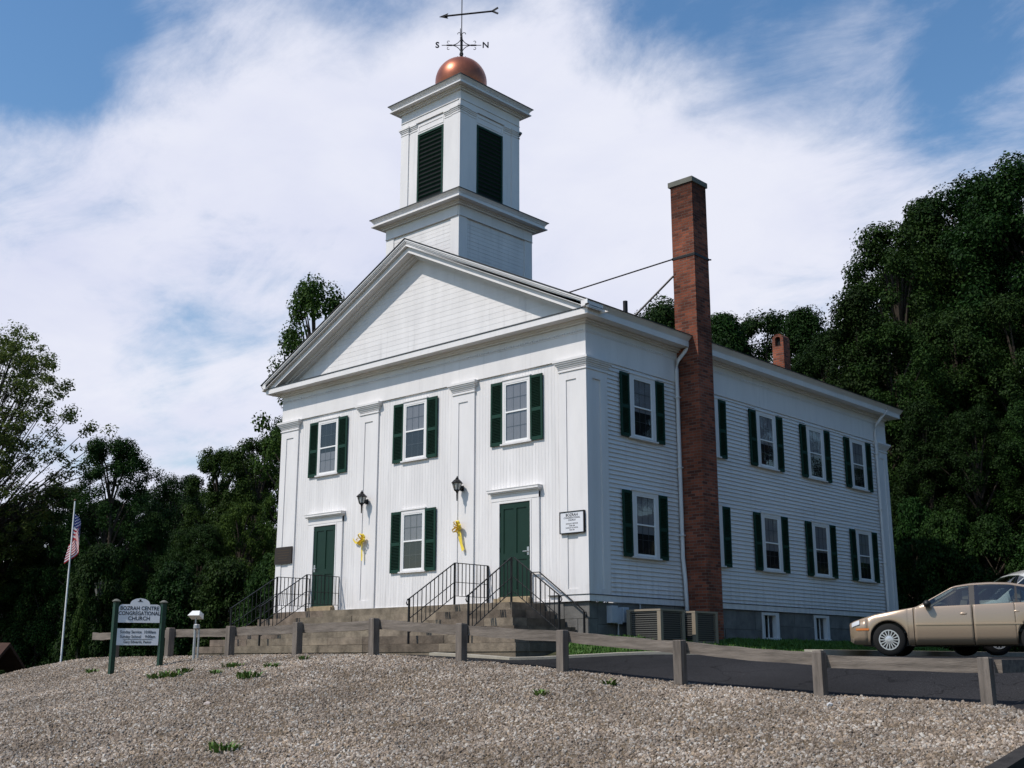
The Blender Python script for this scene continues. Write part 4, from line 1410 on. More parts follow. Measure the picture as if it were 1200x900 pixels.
# ------------------------------------------------------------------ granite steps (wrap round both ends)
steps = thing('granite_steps', 'long tier of brown grey granite steps under both front doors', 'steps', (-5.4, -1.5, -1.3))
XL, XR, SD, RISE, TREAD = -9.55, -1.2, 1.10, 0.172, 0.28
rg = random.Random(5)
for k in range(6):
    o = k * TREAD
    z1 = -.02 - k * RISE; z0 = z1 - RISE
    b = MB()
    x0, x1, y0 = XL - o, XR + o, -SD - o
    # front row of long blocks
    p = x0
    dep = 0.42 if k else SD - .03
    while p < x1 - 1e-6:
        q = p + rg.uniform(1.1, 2.6)
        if x1 - q < .8: q = x1
        b.box(p + .004, q - .004, y0 + rg.uniform(-.006, .006), y0 + dep, z0 + .006, z1 - rg.uniform(0, .006))
        p = q
    # end rows
    for xa, xb in ((x0, x0 + .42), (x1 - .42, x1)):
        p = y0 + dep + .004
        while p < -.04:
            q = min(-.03, p + rg.uniform(.8, 1.5))
            b.box(xa, xb + (rg.uniform(-.006, .006) if xb == x1 else 0), p, q - .006, z0 + .006, z1 - rg.uniform(0, .006)); p = q
    if k == 5: b.box(x0 + .02, x1 - .02, y0 + .02, -.03, -1.7, z0 + .004)
    if k: b.box(x0 + .421, x1 - .421, y0 + dep + .002, -.035, z0 + .004, z1 - .012)
    b.build('step', GRAN, steps)

# ------------------------------------------------------------------ iron railings
IRONP = IRON


def railing(name, label, pts, ground, mid=True, gap=0.115, posts=None, bal=True, hook=True):
    """pts: top rail polyline; ground: z of the foot under each point"""
    o = pts[0]
    t = thing(name, label, 'railing', (o[0], o[1], ground[0]), group='black iron stair railings')
    b = MB()
    for i in range(len(pts) - 1): b.bar(pts[i], pts[i + 1], .034, .016)
    b.build('top_rail', IRONP, t)
    if mid:
        b = MB()
        for i in range(len(pts) - 1):
            a, c = Vector(pts[i]), Vector(pts[i + 1])
            b.bar(a - Vector((0, 0, .42)), c - Vector((0, 0, .42)), .024, .012)
        b.build('mid_rail', IRONP, t)
        b = MB()
        for i in range(len(pts) - 1):
            a, c = Vector(pts[i]), Vector(pts[i + 1])
            hz = .72
            b.bar(a - Vector((0, 0, hz)), c - Vector((0, 0, hz)), .024, .012)
        b.build('bottom_rail', IRONP, t)
    for i, p in enumerate(pts):
        if posts and i not in posts: continue
        b = MB(); b.bar((p[0], p[1], ground[i]), (p[0], p[1], p[2] + .005), .036)
        if i == 0 and hook:
            d = (Vector(pts[0]) - Vector(pts[1])); d.z = 0; d.normalize()
            b.tube([Vector(p), Vector(p) + d * .05 + Vector((0, 0, -.02)), Vector(p) + d * .075 + Vector((0, 0, -.09)), Vector(p) + d * .045 + Vector((0, 0, -.14))], .014, 6)
        b.build('post', IRONP, t)
    if bal:
        b = MB()
        for i in range(len(pts) - 1):
            a, c = Vector(pts[i]), Vector(pts[i + 1])
            L_ = math.hypot(c.x - a.x, c.y - a.y); n = max(1, int(L_ / gap))
            for k in range(1, n):
                p = a.lerp(c, k / n)
                b.bar((p.x, p.y, p.z - .725), (p.x, p.y, p.z - .005), .014)
        b.build('balusters', IRONP, t)
        t.children[-1]['kind'] = 'stuff'
    return t


def step_z(d):
    """tread height at distance d outside the landing edge"""
    k = math.ceil(max(d, 0) / TREAD - 1e-6)
    return -.02 - min(k, 6) * RISE


HZ = .885
for xx, lab in ((-2.93, 'iron railing rising to the right hand door, on its left side'), (-8.24, 'iron railing in front of the left hand door, on its right side')):
    railing('iron_railing', lab, [(xx, -2.42, .055), (xx, -1.08, HZ), (xx, -.03, HZ - .005)], [-.88, -.02, -.02])
railing('iron_railing', 'iron railing at the left end of the steps against dark trees', [(-9.48, -2.42, .055), (-9.48, -1.08, HZ), (-9.48, -.03, HZ)], [-.88, -.02, -.02])
railing('iron_railing', 'iron railing in the middle of the right hand stair, meeting the corner of its landing', [(-1.28, -2.30, .075), (-1.28, -1.02, .915)], [-.88, -.02])
railing('iron_railing', 'iron railing sloping down right from the landing corner', [(0.04, -1.02, .08), (-1.215, -1.02, .915)], [-.88, -.02], posts=[0])
railing('iron_railing', 'plain thin iron handrail on the wall right of the right hand door', [(-.06, -.10, -.21), (-1.30, -.10, .655), (-1.55, -.10, .66)], [-.72, -.1, -.02], mid=False, bal=False, posts=[0, 2])

# ------------------------------------------------------------------ wall lanterns
def make_lantern():
    t = thing('wall_lantern', '', 'lantern', (0, 0, 0), group='black wall lanterns on the front')
    b = MB(); b.box(-.045, .045, -.025, 0, -.06, .06); b.tube([(0, -.02, 0), (0, -.07, -.03), (0, -.12, -.03)], .02, 8); b.lathe([(.028, -.02), (.05, .0), (.028, .03)], (0, -.06, -.02), 10); b.build('bracket', IRON, t, local=True)
    b = MB()
    c = (0, -.165, 0)
    b.lathe([(.012, -.30), (.018, -.12), (.03, -.09), (.062, -.065), (.066, -.05)], c, 12)
    for k in range(6):
        a = k * math.pi / 3 + .5
        b.bar((c[0] + .062 * math.cos(a), c[1] + .062 * math.sin(a), -.05), (c[0] + .105 * math.cos(a), c[1] + .105 * math.sin(a), .10), .012)
    b.lathe([(.125, .10), (.13, .108), (.105, .14), (.06, .185), (.035, .20), (.04, .215), (.02, .235), (.008, .27)], c, 6)
    b.build('lantern_cage', IRON, t, local=True)
    b = MB(); b.lathe([(.056, -.05), (.098, .098)], c, 6); b.build('lantern_glass', FROST, t, local=True)
    return t


lan = make_lantern()
lan.location = (-7.215, -PR, 2.735)
lan['label'] = 'black wall lantern on the pilaster nearer the left door'
lan.scale = (1.1, 1.1, 1.03)
l2 = copy_tree(lan); l2.location = (-3.755, -PR, 2.735)
l2['label'] = 'black wall lantern on the pilaster nearer the right door'


# ------------------------------------------------------------------ yellow bows
def make_bow(name, label, loc, flip, seed):
    t = thing(name, label, 'bow', loc, group='yellow ribbon bows')
    rg = random.Random(seed)
    b = MB()

    def ribbon(pts, w, wd):
        vs = []; wd = Vector(wd)
        for p in pts: vs += [Vector(p) - wd * w / 2, Vector(p) + wd * w / 2]
        b.add(vs, [(2 * i, 2 * i + 1, 2 * i + 3, 2 * i + 2) for i in range(len(pts) - 1)])
    for k in range(9):
        a = k * 2 * math.pi / 9 + rg.uniform(-.3, .3); r_ = rg.uniform(.10, .16)
        d = Vector((math.cos(a), -.35 - .5 * rg.random(), math.sin(a))); u = Vector((-math.sin(a), 0, math.cos(a)))
        pts = [Vector((0, -.02, 0)) + d * r_ * math.sin(q) + u * .045 * math.sin(2 * q) for q in np.linspace(0, math.pi, 9)]
        ribbon(pts, .055, d.cross(u).normalized())
    b.build('bow_loops', YEL, t, local=True)
    b = MB()
    if flip:
        ribbon([(0, -.03, -.03), (.03, -.035, -.25), (.10, -.03, -.45), (.15, -.035, -.58)], .05, (1, 0, .2))
        ribbon([(.02, -.03, -.03), (.08, -.035, -.2), (.12, -.03, -.42), (.19, -.035, -.56)], .045, (.9, .2, .2))
    else:
        ribbon([(0, -.03, -.03), (-.01, -.035, -.25), (.0, -.03, -.42), (.0, -.035, -.53)], .05, (1, 0, .1))
        ribbon([(-.05, -.03, 0), (-.17, -.05, -.07), (-.27, -.045, -.05), (-.34, -.06, .04), (-.35, -.05, .09)], .055, (.15, 0, 1))
    b.build('bow_tail', YEL, t, local=True)
    return t


make_bow('ribbon_bow', 'yellow ribbon bow with one tail curling left, under the left lantern', (-7.30, -PR - .02, 1.77), False, 3)
make_bow('ribbon_bow', 'yellow ribbon bow with tails hanging right, under the right lantern', (-3.83, -PR - .02, 1.84), True, 5)

# ------------------------------------------------------------------ wall signs
wx0, wx1, wz0, wz1 = -.69, -.045, 1.45, 1.89
ws = thing('wall_sign', 'small white framed notice board on the corner pilaster', 'sign', (wx0, -PR, wz0))
b = MB(); b.box(wx0, wx1, -PR - .05, -PR - .002, wz0, wz1); b.build('sign_panel', SIGNW, ws)
b = MB(); f = .018
b.box(wx0 - f, wx0, -PR - .062, -PR - .002, wz0 - f, wz1 + f); b.box(wx1, wx1 + f, -PR - .062, -PR - .002, wz0 - f, wz1 + f)
b.box(wx0, wx1, -PR - .062, -PR - .002, wz0 - f, wz0); b.box(wx0, wx1, -PR - .062, -PR - .002, wz1, wz1 + f); b.build('sign_frame', IRON, ws)


def front_M(x, y, z): return Matrix(((1, 0, 0, x), (0, 0, -1, y), (0, 1, 0, z), (0, 0, 0, 1)))


cxw = (wx0 + wx1) / 2
for s, sz, z, bo in (('BOZRAH', .085, 1.825, .002), ('CONGREGATIONAL', .05, 1.765, .001), ('CHURCH', .05, 1.715, .001), ('SUNDAY SERVICE', .042, 1.64, .0005), ('10:00 AM', .042, 1.595, .0005), ('SUNDAY SCHOOL', .042, 1.55, .0005), ('9:00 AM', .042, 1.505, .0005)):
    text(s, sz, INK, ws, front_M(cxw, -PR - .0505, z), extrude=.001, bold=bo)
pq = thing('wall_plaque', 'dark brown plaque on the far left pilaster', 'plaque', (-10.97, -PR, 1.35))
b = MB(); b.box(-11.02, -10.27, -PR - .045, -PR - .002, 1.345, 1.80); b.build('plaque_panel', PLAQ, pq)
b = MB()
for z in (1.70, 1.63, 1.56, 1.49, 1.42): b.box(-10.92 + .06 * (z < 1.5), -10.37 - .06 * (z < 1.5), -PR - .048, -PR - .0451, z, z + .014)
b.build('plaque_line', GOLD, pq)

# ------------------------------------------------------------------ air conditioners
def make_ac():
    t = thing('air_conditioner', '', 'air conditioner', (0, 0, 0), group='tan condenser units by the side wall')
    s = .40; h = .70
    b = MB()
    for sx in (-1, 1):
        for sy in (-1, 1): b.box(sx * s - .045, sx * s + .045, sy * s - .045, sy * s + .045, 0, h - .04)
    b.box(-s - .05, s + .05, -s - .05, s + .05, h - .04, h); b.box(-s - .05, s + .05, -s - .05, s + .05, 0, .06)
    b.build('cabinet', TAN, t, local=True)
    b = MB(); b.box(-s + .02, s - .02, -s + .02, s - .02, .06, h - .05)
    b.build('coil', FIN, t, local=True)
    b = MB()
    for i in range(13):
        z = .09 + i * (h - .16) / 12
        b.box(-s + .046, s - .046, -s - .03, -s - .005, z, z + .016); b.box(s + .005, s + .03, -s + .046, s - .046, z, z + .016)
    b.build('louvre', mat('louvre_grey', (.13, .125, .115), .6), t, local=True)
    b = MB(); b.lathe([(.33, h), (.33, h + .012), (.28, h + .012)], (0, 0, 0), 20); b.build('fan_grille', FIN, t, local=True)
    return t


ac = make_ac()
ac.location = (.65, 1.45, -.86); ac['label'] = 'tan condenser unit standing nearer the church corner'
ac2 = copy_tree(ac); ac2.location = (.66, 2.72, -.87); ac2['label'] = 'tan condenser unit standing in front of the tall chimney'

# ------------------------------------------------------------------ timber fence
fence = thing('timber_fence', 'low weathered timber rail fence along the top of the gravel bank', 'fence', (FX0, FY0, FZ[0]))
rg = random.Random(8)
FT = [-1.165, -1.085, -.90, -.71, -.555, -.41, -.445, -.47, -.47, -.49, -.52]
PT = []
for k in range(10):
    x, y = FX0 + FDX * FSP * k, FY0 + FDY * FSP * k
    zt = FT[k]; zb = float(zg(x, y))
    PT.append((x, y, zt))
    b = MB()
    h = .075; lean = rg.uniform(-.012, .012); l2_ = rg.uniform(-.012, .012)
    vs = []
    for z, s, dx_ in ((zb - .3, h, 0), (zt - .02, h, lean), (zt + rg.uniform(-.01, .01), h - .012, lean)):
        for sx, sy in ((-1, -1), (1, -1), (1, 1), (-1, 1)): vs.append((x + sx * s + dx_, y + sy * s + dx_ * .5, z + (rg.uniform(-.006, .006) if z > zb else 0)))
    b.add(vs, [(0, 1, 5, 4), (1, 2, 6, 5), (2, 3, 7, 6), (3, 0, 4, 7), (4, 5, 9, 8), (5, 6, 10, 9), (6, 7, 11, 10), (7, 4, 8, 11), (8, 9, 10, 11), (3, 2, 1, 0)])
    b.build('post', WOODP, fence)
for k in range(10):
    a = Vector(PT[k]); c = Vector(PT[k + 1]) if k < 9 else a + Vector((FDX * FSP * .55, FDY * FSP * .55, -.01))
    dz = Vector((0, .14, 0))
    a2, c2 = a + dz + Vector((0, 0, -.125 + rg.uniform(-.015, .015))), c + dz + Vector((0, 0, -.125 + rg.uniform(-.015, .015)))
    b = MB(); n = 8; vs = []
    d = (c2 - a2).normalized()
    a2 -= d * .02; c2 += d * .0
    for i in range(n + 1):
        p = a2.lerp(c2, i / n) + Vector((0, rg.uniform(-.006, .006), rg.uniform(-.006, .006) - .012 * math.sin(math.pi * i / n)))
        hh = .088 + rg.uniform(-.005, .005)
        for sy, sz in ((-1, -1), (1, -1), (1, 1), (-1, 1)): vs.append((p.x, p.y + sy * .05, p.z + sz * hh))
    fs = []
    for i in range(n):
        for q in range(4): fs.append((i * 4 + q, i * 4 + (q + 1) % 4, i * 4 + 4 + (q + 1) % 4, i * 4 + 4 + q))
    fs += [(3, 2, 1, 0), tuple(n * 4 + q for q in range(4))]
    b.add(vs, fs); b.build('rail', WOOD, fence)
# the fence turns the corner by the drive: one more rail and post
b = MB(); b.bar((FX0 + .12, FY0 + .10, -1.29), (FX0 + .32, FY0 + 2.2, -1.27), .10, .17); b.build('rail', WOOD, fence)
b = MB(); zb = float(zg(FX0 + .32, FY0 + 2.25)); b.box(FX0 + .25, FX0 + .40, FY0 + 2.18, FY0 + 2.33, zb - .2, -1.12); b.build('post', WOODP, fence)

# ------------------------------------------------------------------ church sign on two green posts
SA, SB = Vector((-7.477, -6.621, 0)), Vector((-6.99, -5.79, 0))
sd_ = (SB - SA).normalized(); sn = Vector((sd_.y, -sd_.x, 0))     # faces the camera side (+x)
if sn.x < 0: sn = -sn
zA, zB = float(zg(SA.x, SA.y)), float(zg(SB.x, SB.y))
cs = thing('church_sign', 'white two panel church sign between green posts in the gravel', 'sign', (SA.x, SA.y, zA))
for P, zz, top in ((SA, zA, -.01), (SB, zB, -.025)):
    b = MB(); b.box(P.x - .047, P.x + .047, P.y - .047, P.y + .047, zz - .2, top); b.build('post', PGREEN, cs)
    b = MB(); b.lathe([(.085, 0), (.09, .015), (.05, .045), (.015, .06)], (P.x, P.y, top), 12); b.build('post_cap', CAPST, cs)
mid = (SA + SB) / 2; half = (SB - SA).length / 2 - .06


def sign_panel(z0, z1, arch):
    b = MB(); t = .02
    if arch:
        c = .06
        pts = [(-half, z0), (half, z0), (half, z1 - c), (half - c * .35, z1 - c * .35), (half - c, z1 - .0)]
        aw = .20; ah = .115
        pts += [(aw, z1)] + [(aw * math.cos(t_), z1 + .012 + ah * math.sin(t_)) for t_ in np.linspace(.12, math.pi - .12, 11)] + [(-aw, z1)]
        pts += [(-half + c, z1), (-half + c * .35, z1 - c * .35), (-half, z1 - c)]
    else: pts = [(-half, z0), (half, z0), (half, z1), (-half, z1)]
    b.prism([mid + sd_ * a - sn * t + Vector((0, 0, z)) for a, z in pts], sn * 2 * t)
    return b.build('sign_panel', SIGNW, cs)


sign_panel(-.44, -.06, True); sign_panel(-.905, -.56, False)
SM = Matrix((sd_, Vector((0, 0, 1)), sn)).transposed().to_4x4()


def sign_text(s, size, z, bold, xs=1.0):
    M = SM.copy(); M.translation = mid + sn * .0215 + Vector((0, 0, z)); text(s, size, INK, cs, M, 'lettering', .001, bold, xs=xs)


sign_text('BOZRAH CENTRE', .112, -.145, .0022, .88); sign_text('CONGREGATIONAL', .112, -.25, .0022, .82); sign_text('CHURCH', .112, -.355, .0022, .95)
sign_text('Sunday Service  10:00am', .085, -.635, .001, .85); sign_text('Sunday School    9:00am', .085, -.73, .001, .85); sign_text('Gary Edwards, Pastor', .075, -.84, .001, .85)
b = MB(); M = SM.copy(); M.translation = mid + sn * .0215 + Vector((0, 0, -.785)); b.mbox(M, half * 1.4, .008, .003)
M = SM.copy(); M.translation = mid + sn * .0215 + Vector((0, 0, .0)); b.mbox(M, .10, .012, .003); M.translation = mid + sn * .0215 + Vector((0, 0, .02)); b.mbox(M, .04, .05, .003)
b.build('lettering', INK, cs)

# floodlight on a galvanised post
fx, fy = -7.28, -4.80
fz = float(zg(fx, fy))
fl = thing('floodlight', 'white box floodlight on a short galvanised post by the fence', 'floodlight', (fx, fy, fz))
b = MB(); b.tube([(fx, fy, fz - .2), (fx, fy, -.43)], .032, 10); b.tube([(fx + .075, fy + .05, fz - .2), (fx + .075, fy + .05, -.55)], .022, 8); b.build('post', GALV, fl)
b = MB(); b.tube([(fx, fy, -.45), (fx, fy, -.30)], .016, 8); b.lathe([(.05, 0), (.07, .02), (.07, .09), (.05, .11)], (fx + .05, fy, -.55), 10); b.build('bracket', GALV, fl)
b = MB()
M = Matrix.Translation((fx, fy, -.25)) @ Matrix.Rotation(R(-150), 4, 'Z') @ Matrix.Rotation(R(22), 4, 'X')
vs = [M @ Vector(p) for p in ((-.14, -.10, -.05), (.14, -.10, -.05), (.14, .12, -.05), (-.14, .12, -.05), (-.12, -.10, .075), (.12, -.10, .075), (.09, .05, .09), (-.09, .05, .09))]
b.add(vs, [(0, 3, 2, 1), (4, 5, 6, 7), (0, 1, 5, 4), (1, 2, 6, 5), (2, 3, 7, 6), (3, 0, 4, 7)]); b.build('lamp_housing', mat('housing_white', (.7, .7, .68), .35), fl)
# ---- PART2
# ------------------------------------------------------------------ flag and pole
fpx, fpy = -25.92, 1.44
fpz = float(zground(fpx, fpy))
pole = thing('flagpole', 'thin white flagpole rising against the dark trees on the left', 'flagpole', (fpx, fpy, fpz))
b = MB(); b.tube([(fpx, fpy, fpz - .2), (fpx, fpy, 4.62)], [.04, .026], 10); b.build('pole', SASHW, pole)
b = MB(); b.lathe([(.02, 0), (.05, .03), (.05, .06), (.02, .09)], (fpx, fpy, 4.6), 10); b.build('finial', GOLD, pole)
FR = mat('flag_red', (.40, .02, .035), .8, .1); FW = mat('flag_white', (.74, .72, .72), .8, .1); FB = mat('flag_blue', (.02, .035, .16), .8, .1)
rv, fv = Vector((0.7345, 0.6786, 0)), Vector((-0.679, 0.735, 0))


def flag_pt(a, bb):
    """limp flag: a along the fly, bb down the hoist"""
    lat = .09 + .40 * (1 - math.exp(-4.5 * a)) - .55 * a * a + .10 * bb * min(1, 4 * a) * (1 - a) + .035 * math.sin(9 * a + 2 * bb) * a
    dep = .10 * math.sin(8.5 * a + 2.2 * bb) * min(1, a * 3)
    z = 4.14 - .95 * bb * (1 - .25 * a) - 1.22 * a ** 1.15 - .05 * math.sin(5 * a)
    return rv * (lat - .07) + fv * dep + Vector((fpx, fpy, z))


flag = thing('flag', 'limp red white and blue striped flag hanging from the white pole', 'flag', (fpx, fpy, 3.0))
b = MB(); na, nb = 40, 26
vs = [flag_pt(i / na, j / nb) for i in range(na + 1) for j in range(nb + 1)]
for p in vs: b.v.append(tuple(p))
for i in range(na):
    for j in range(nb):
        st = j // 2
        c = 2 if (i < na * .4 and st < 7) else (0 if st % 2 == 0 else 1)
        q = i * (nb + 1) + j
        b.f.append((q, q + 1, q + nb + 2, q + nb + 1)); b.mi.append(c)
b.build('flag_cloth', [FR, FW, FB], flag, smooth=True)
b = MB()
for r_ in range(9):
    for c_ in range(6 if r_ % 2 == 0 else 5):
        a0 = (.03 + (c_ + (0 if r_ % 2 == 0 else .5)) * .062); b0 = (r_ + .7) / 9 * 7 / 13 - .01
        if a0 > .38: continue
        e1, e2 = flag_pt(a0 + .02, b0) - flag_pt(a0, b0), flag_pt(a0, b0 + .03) - flag_pt(a0, b0)
        n = e1.cross(e2).normalized()
        for s in (1, -1):
            vs = []
            for k in range(10):
                rr = .026 if k % 2 == 0 else .011
                t_ = k * math.pi / 5
                vs.append(flag_pt(a0 + rr / 1.5 * math.sin(t_), b0 - rr * math.cos(t_)) + n * .004 * s)
            b.add(vs, [tuple(range(10))])
b.build('stars', FW, flag)

# ------------------------------------------------------------------ old street lamp and the brown roofed house on the left
lp = Vector((-27.45, 3.52, 0)); lz = float(zground(lp.x, lp.y))
sl = thing('street_lamp', 'dim old lantern lamp post standing before the dark trees behind the church sign', 'street lamp', (lp.x, lp.y, lz))
b = MB(); b.tube([(lp.x, lp.y, lz - .2), (lp.x, lp.y, lz + .5), (lp.x, lp.y, 1.15)], [.11, .09, .065], 10); b.build('post', mat('lamp_grey', (.10, .10, .10), .6), sl)
b = MB(); b.lathe([(.06, 1.15), (.12, 1.2), (.20, 1.62), (.21, 1.64)], (lp.x, lp.y, 0), 6); b.build('lantern_glass', mat('old_lantern_glass', (.14, .14, .13), .3), sl)
b = MB(); b.lathe([(.25, 1.64), (.25, 1.67), (.1, 1.82), (.03, 1.86), (.03, 1.95)], (lp.x, lp.y, 0), 6); b.build('lamp_cap', IRON, sl)

hx, hy = -24.82, -3.20
hz_ = float(zground(hx, hy)) - .1
hs_ = thing('house', 'brown roofed low house half hidden at the left edge', 'house', (hx, hy, hz_), 0.746)
b = MB(); b.box(-1.9, 1.9, -1.9, 1.9, -.3, 1.15); b.build('wall', HOUSEW, hs_)
b = MB()
b.prism([(-2.2, -2.3, 1.1), (-2.2, 0, 2.4), (-2.2, 2.3, 1.1), (-2.2, 2.3, .98), (-2.2, 0, 2.27), (-2.2, -2.3, .98)], (4.4, 0, 0)); b.build('roof', ROOFB, hs_)
b = MB(); b.box(-1.2, -.5, -1.94, -1.9, .2, .9); b.build('window', DARKIN, hs_)
b = MB(); b.box(.4, 1.2, -1.94, -1.9, .2, .9); b.build('window', DARKIN, hs_)


# ------------------------------------------------------------------ cars
def I(tab, x):
    return np.interp(x, [t[0] for t in tab], [t[1] for t in tab])


def smooth_tab(tab, L):
    """smooth curve through a table"""
    xs = np.array([t[0] for t in tab]); ys = np.array([t[1] for t in tab])
    q = np.linspace(0, L, 400); y = np.interp(q, xs, ys)
    k = np.array([1, 4, 6, 4, 1]) / 16.0
    for _ in range(7):
        y = np.convolve(np.pad(y, 2, 'edge'), k, 'valid')
    return lambda x: np.interp(x, q, y)


def make_car(name, label, loc, rz, P, paint):
    t = thing(name, label, 'car', loc, rz, 'cars parked beside the church')
    L_ = P['L']; xw = P['xw']; zc_w = P['zw']; ra = P['ra']
    f = {k: smooth_tab(P[k], L_) for k in ('hw', 'zc', 'zs', 'yr', 'zr', 'zl')}
    xs = set(np.round(np.linspace(0, L_, 64), 4))
    for w in xw:
        for a in np.linspace(0, math.pi, 19): xs.add(round(w + ra * math.cos(a), 4))
    d0, d1, d2 = P['doors']; g = .0055
    for s_ in (d0, d1, d2): xs |= {round(s_ - g, 4), round(s_ + g, 4)}
    for k in P['glass_x']: xs.add(round(k, 4))
    xs |= {.02, .05, .09, .14, round(L_ - .02, 4), round(L_ - .05, 4), round(L_ - .1, 4)}
    xs = sorted(x for x in xs if 0 <= x <= L_)
    xs = [x for i, x in enumerate(xs) if i == 0 or x - xs[i - 1] > .0035]
    prof = []
    for x in xs:
        hw, zc, zs, yr, zr, zl = (float(f[k](x)) for k in ('hw', 'zc', 'zs', 'yr', 'zr', 'zl'))
        arch = None
        for w in xw:
            if abs(x - w) < ra - 1e-6: arch = zc_w + math.sqrt(ra * ra - (x - w) ** 2)
        zlow = max(zl, arch) if arch else zl
        c = lambda z, fr_: max(z, zlow + fr_ * max(zs - zlow, .02))
        pts = [(hw * (.93 if not arch else .998), zlow), (hw * .985 if not arch else hw * .999, c(min(zl + .16, zs - .03), .16)), (hw, c(min(.56, zs - .02), .45)), (hw * .992, c(min(.74, zs - .01), .76)),
               (hw * .962, max(zs, zlow + .012)), (hw * .952, max(zs + .018, zlow + .03)), (yr + .012, max(zr - .02, zs + .025)), (yr, max(zr, zs + .03)), (yr * .62, max(zr + (zc - zr) * .72, zs + .032)), (0.0, max(zc, zs + .034))]
        prof.append(pts)
    nj = len(prof[0])
    bins = {k: MB() for k in ('body', 'front_door', 'rear_door', 'bumper', 'glass', 'trim', 'ws')}
    for i in range(len(xs) - 1):
        xa, xb = xs[i], xs[i + 1]; xm = (xa + xb) / 2
        for j in range(nj - 1):
            inarch = any(abs(xm - w) < ra for w in xw)
            dest = 'body'
            if j == 5:
                for a, c_ in P['side_glass']:
                    if a < xm < c_: dest = 'glass'
                for a, c_ in P['side_trim']:
                    if a < xm < c_: dest = 'trim'
            if j >= 7 and (P['ws'][0] < xm < P['ws'][1] or P['rw'][0] < xm < P['rw'][1]): dest = 'ws'
            if 0 <= j <= 4 and not (inarch and j == 0):
                if d0 + g < xm < d1 - g: dest = 'front_door'
                elif d1 + g < xm < d2 - g and not inarch: dest = 'rear_door'
                elif abs(xm - d0) < g or abs(xm - d1) < g: dest = 'seam'
                elif abs(xm - d2) < g and not inarch: dest = 'seam'
            if j <= 2 and (xm < P['bump'][0] or xm > P['bump'][1]): dest = 'bumper'
            if dest == 'seam': continue
            for s in (-1, 1):
                q = [(xa, s * prof[i][j][0], prof[i][j][1]), (xb, s * prof[i + 1][j][0], prof[i + 1][j][1]), (xb, s * prof[i + 1][j + 1][0], prof[i + 1][j + 1][1]), (xa, s * prof[i][j + 1][0], prof[i][j + 1][1])]
                if j == 8: q = [q[0], q[1], (xb, 0, q[2][2]), (xa, 0, q[3][2])]
                key = dest
                if dest in ('front_door', 'rear_door'): key = dest + ('_l' if s < 0 else '_r')
                bins.setdefault(key, MB()).add(q, [(0, 1, 2, 3)])
    # nose and tail caps
    for pr_ in (prof[0], prof[-1]):
        x = xs[0] if pr_ is prof[0] else xs[-1]
        vs = [(x, -p[0], p[1]) for p in pr_] + [(x, p[0], p[1]) for p in pr_[::-1][1:]]
        bins['bumper'].add(vs, [tuple(range(len(vs)))])

    def weld(mb, nm, m_, par, th=0.0, auto=True):
        import bmesh
        me = bpy.data.meshes.new(nm); me.from_pydata(mb.v, [], mb.f); me.materials.append(m_)
        bm = bmesh.new(); bm.from_mesh(me); bmesh.ops.remove_doubles(bm, verts=bm.verts, dist=.0008)
        bmesh.ops.recalc_face_normals(bm, faces=bm.faces)
        bm.to_mesh(me); bm.free()
        me.polygons.foreach_set('use_smooth', [True] * len(me.polygons))
        o = bpy.data.objects.new(nm, me); COL.objects.link(o); o.parent = par; ORG[o.name] = Vector((0, 0, 0))
        if th:
            sm = o.modifiers.new('thick', 'SOLIDIFY'); sm.thickness = th; sm.offset = -1
        return o
    weld(bins['body'], 'body', paint, t, .02); weld(bins['bumper'], 'bumper', paint, t, .015)
    for k, nm in (('front_door_l', 'front_door'), ('front_door_r', 'front_door'), ('rear_door_l', 'rear_door'), ('rear_door_r', 'rear_door')):
        if k not in bins: continue
        o = weld(bins[k], nm, paint, t, .02)
        s = -1 if k.endswith('_l') else 1
        xa = d1 - .17 if nm == 'front_door' else d2 - .20
        hwx = float(f['hw'](xa)); zz = float(f['zs'](xa)) - .15
        b = MB(); b.lathe([(.01, -.010), (.028, -.005), (.032, .006), (.01, .012)], (xa, s * (hwx * .985), zz), 14, 'y')
        for i, v in enumerate(b.v): b.v[i] = (xa + (v[0] - xa) * 2.4, v[1], v[2])
        b.build('handle', paint, o, local=True, smooth=True)
        # rubbing strip
        lo, hi = (d0 + .04, d1 - .03) if nm == 'front_door' else (d1 + .03, d2 - .12)
        b = MB(); n = 10
        for i in range(n):
            xa_, xb_ = lo + (hi - lo) * i / n, lo + (hi - lo) * (i + 1) / n
            ya, yb = s * float(f['hw'](xa_)), s * float(f['hw'](xb_))
            z0_, z1_ = P['strip']
            vs = [(xa_, ya * .995, z0_), (xb_, yb * .995, z0_), (xb_, yb * .995, z1_), (xa_, ya * .995, z1_),
                  (xa_, ya + s * .012, z0_ + .006), (xb_, yb + s * .012, z0_ + .006), (xb_, yb + s * .012, z1_ - .006), (xa_, ya + s * .012, z1_ - .006)]
            b.add(vs, [(4, 5, 6, 7), (0, 1, 5, 4), (3, 7, 6, 2), (0, 4, 7, 3), (1, 2, 6, 5)])
        b.build('rubbing_strip', paint, o, local=True)
    weld(bins['glass'], 'side_window', CARGLASS, t); weld(bins['ws'], 'windscreen', CARGLASS, t)
    if bins['trim'].f: weld(bins['trim'], 'window_pillar', BLKP, t)
    # dark underbody and wheel housings
    b = MB(); b.box(.25, L_ - .25, -.70, .70, P['sill'] - .02, P['sill'] + .08); b.box(.5, L_ - .4, -.60, .60, P['sill'], .52)
    for w in xw: b.box(w - ra, w + ra, -.66, .66, P['sill'], zc_w + ra - .04)
    b.box(d0 - .2, d2 + .3, -.78, .78, .45, .50)
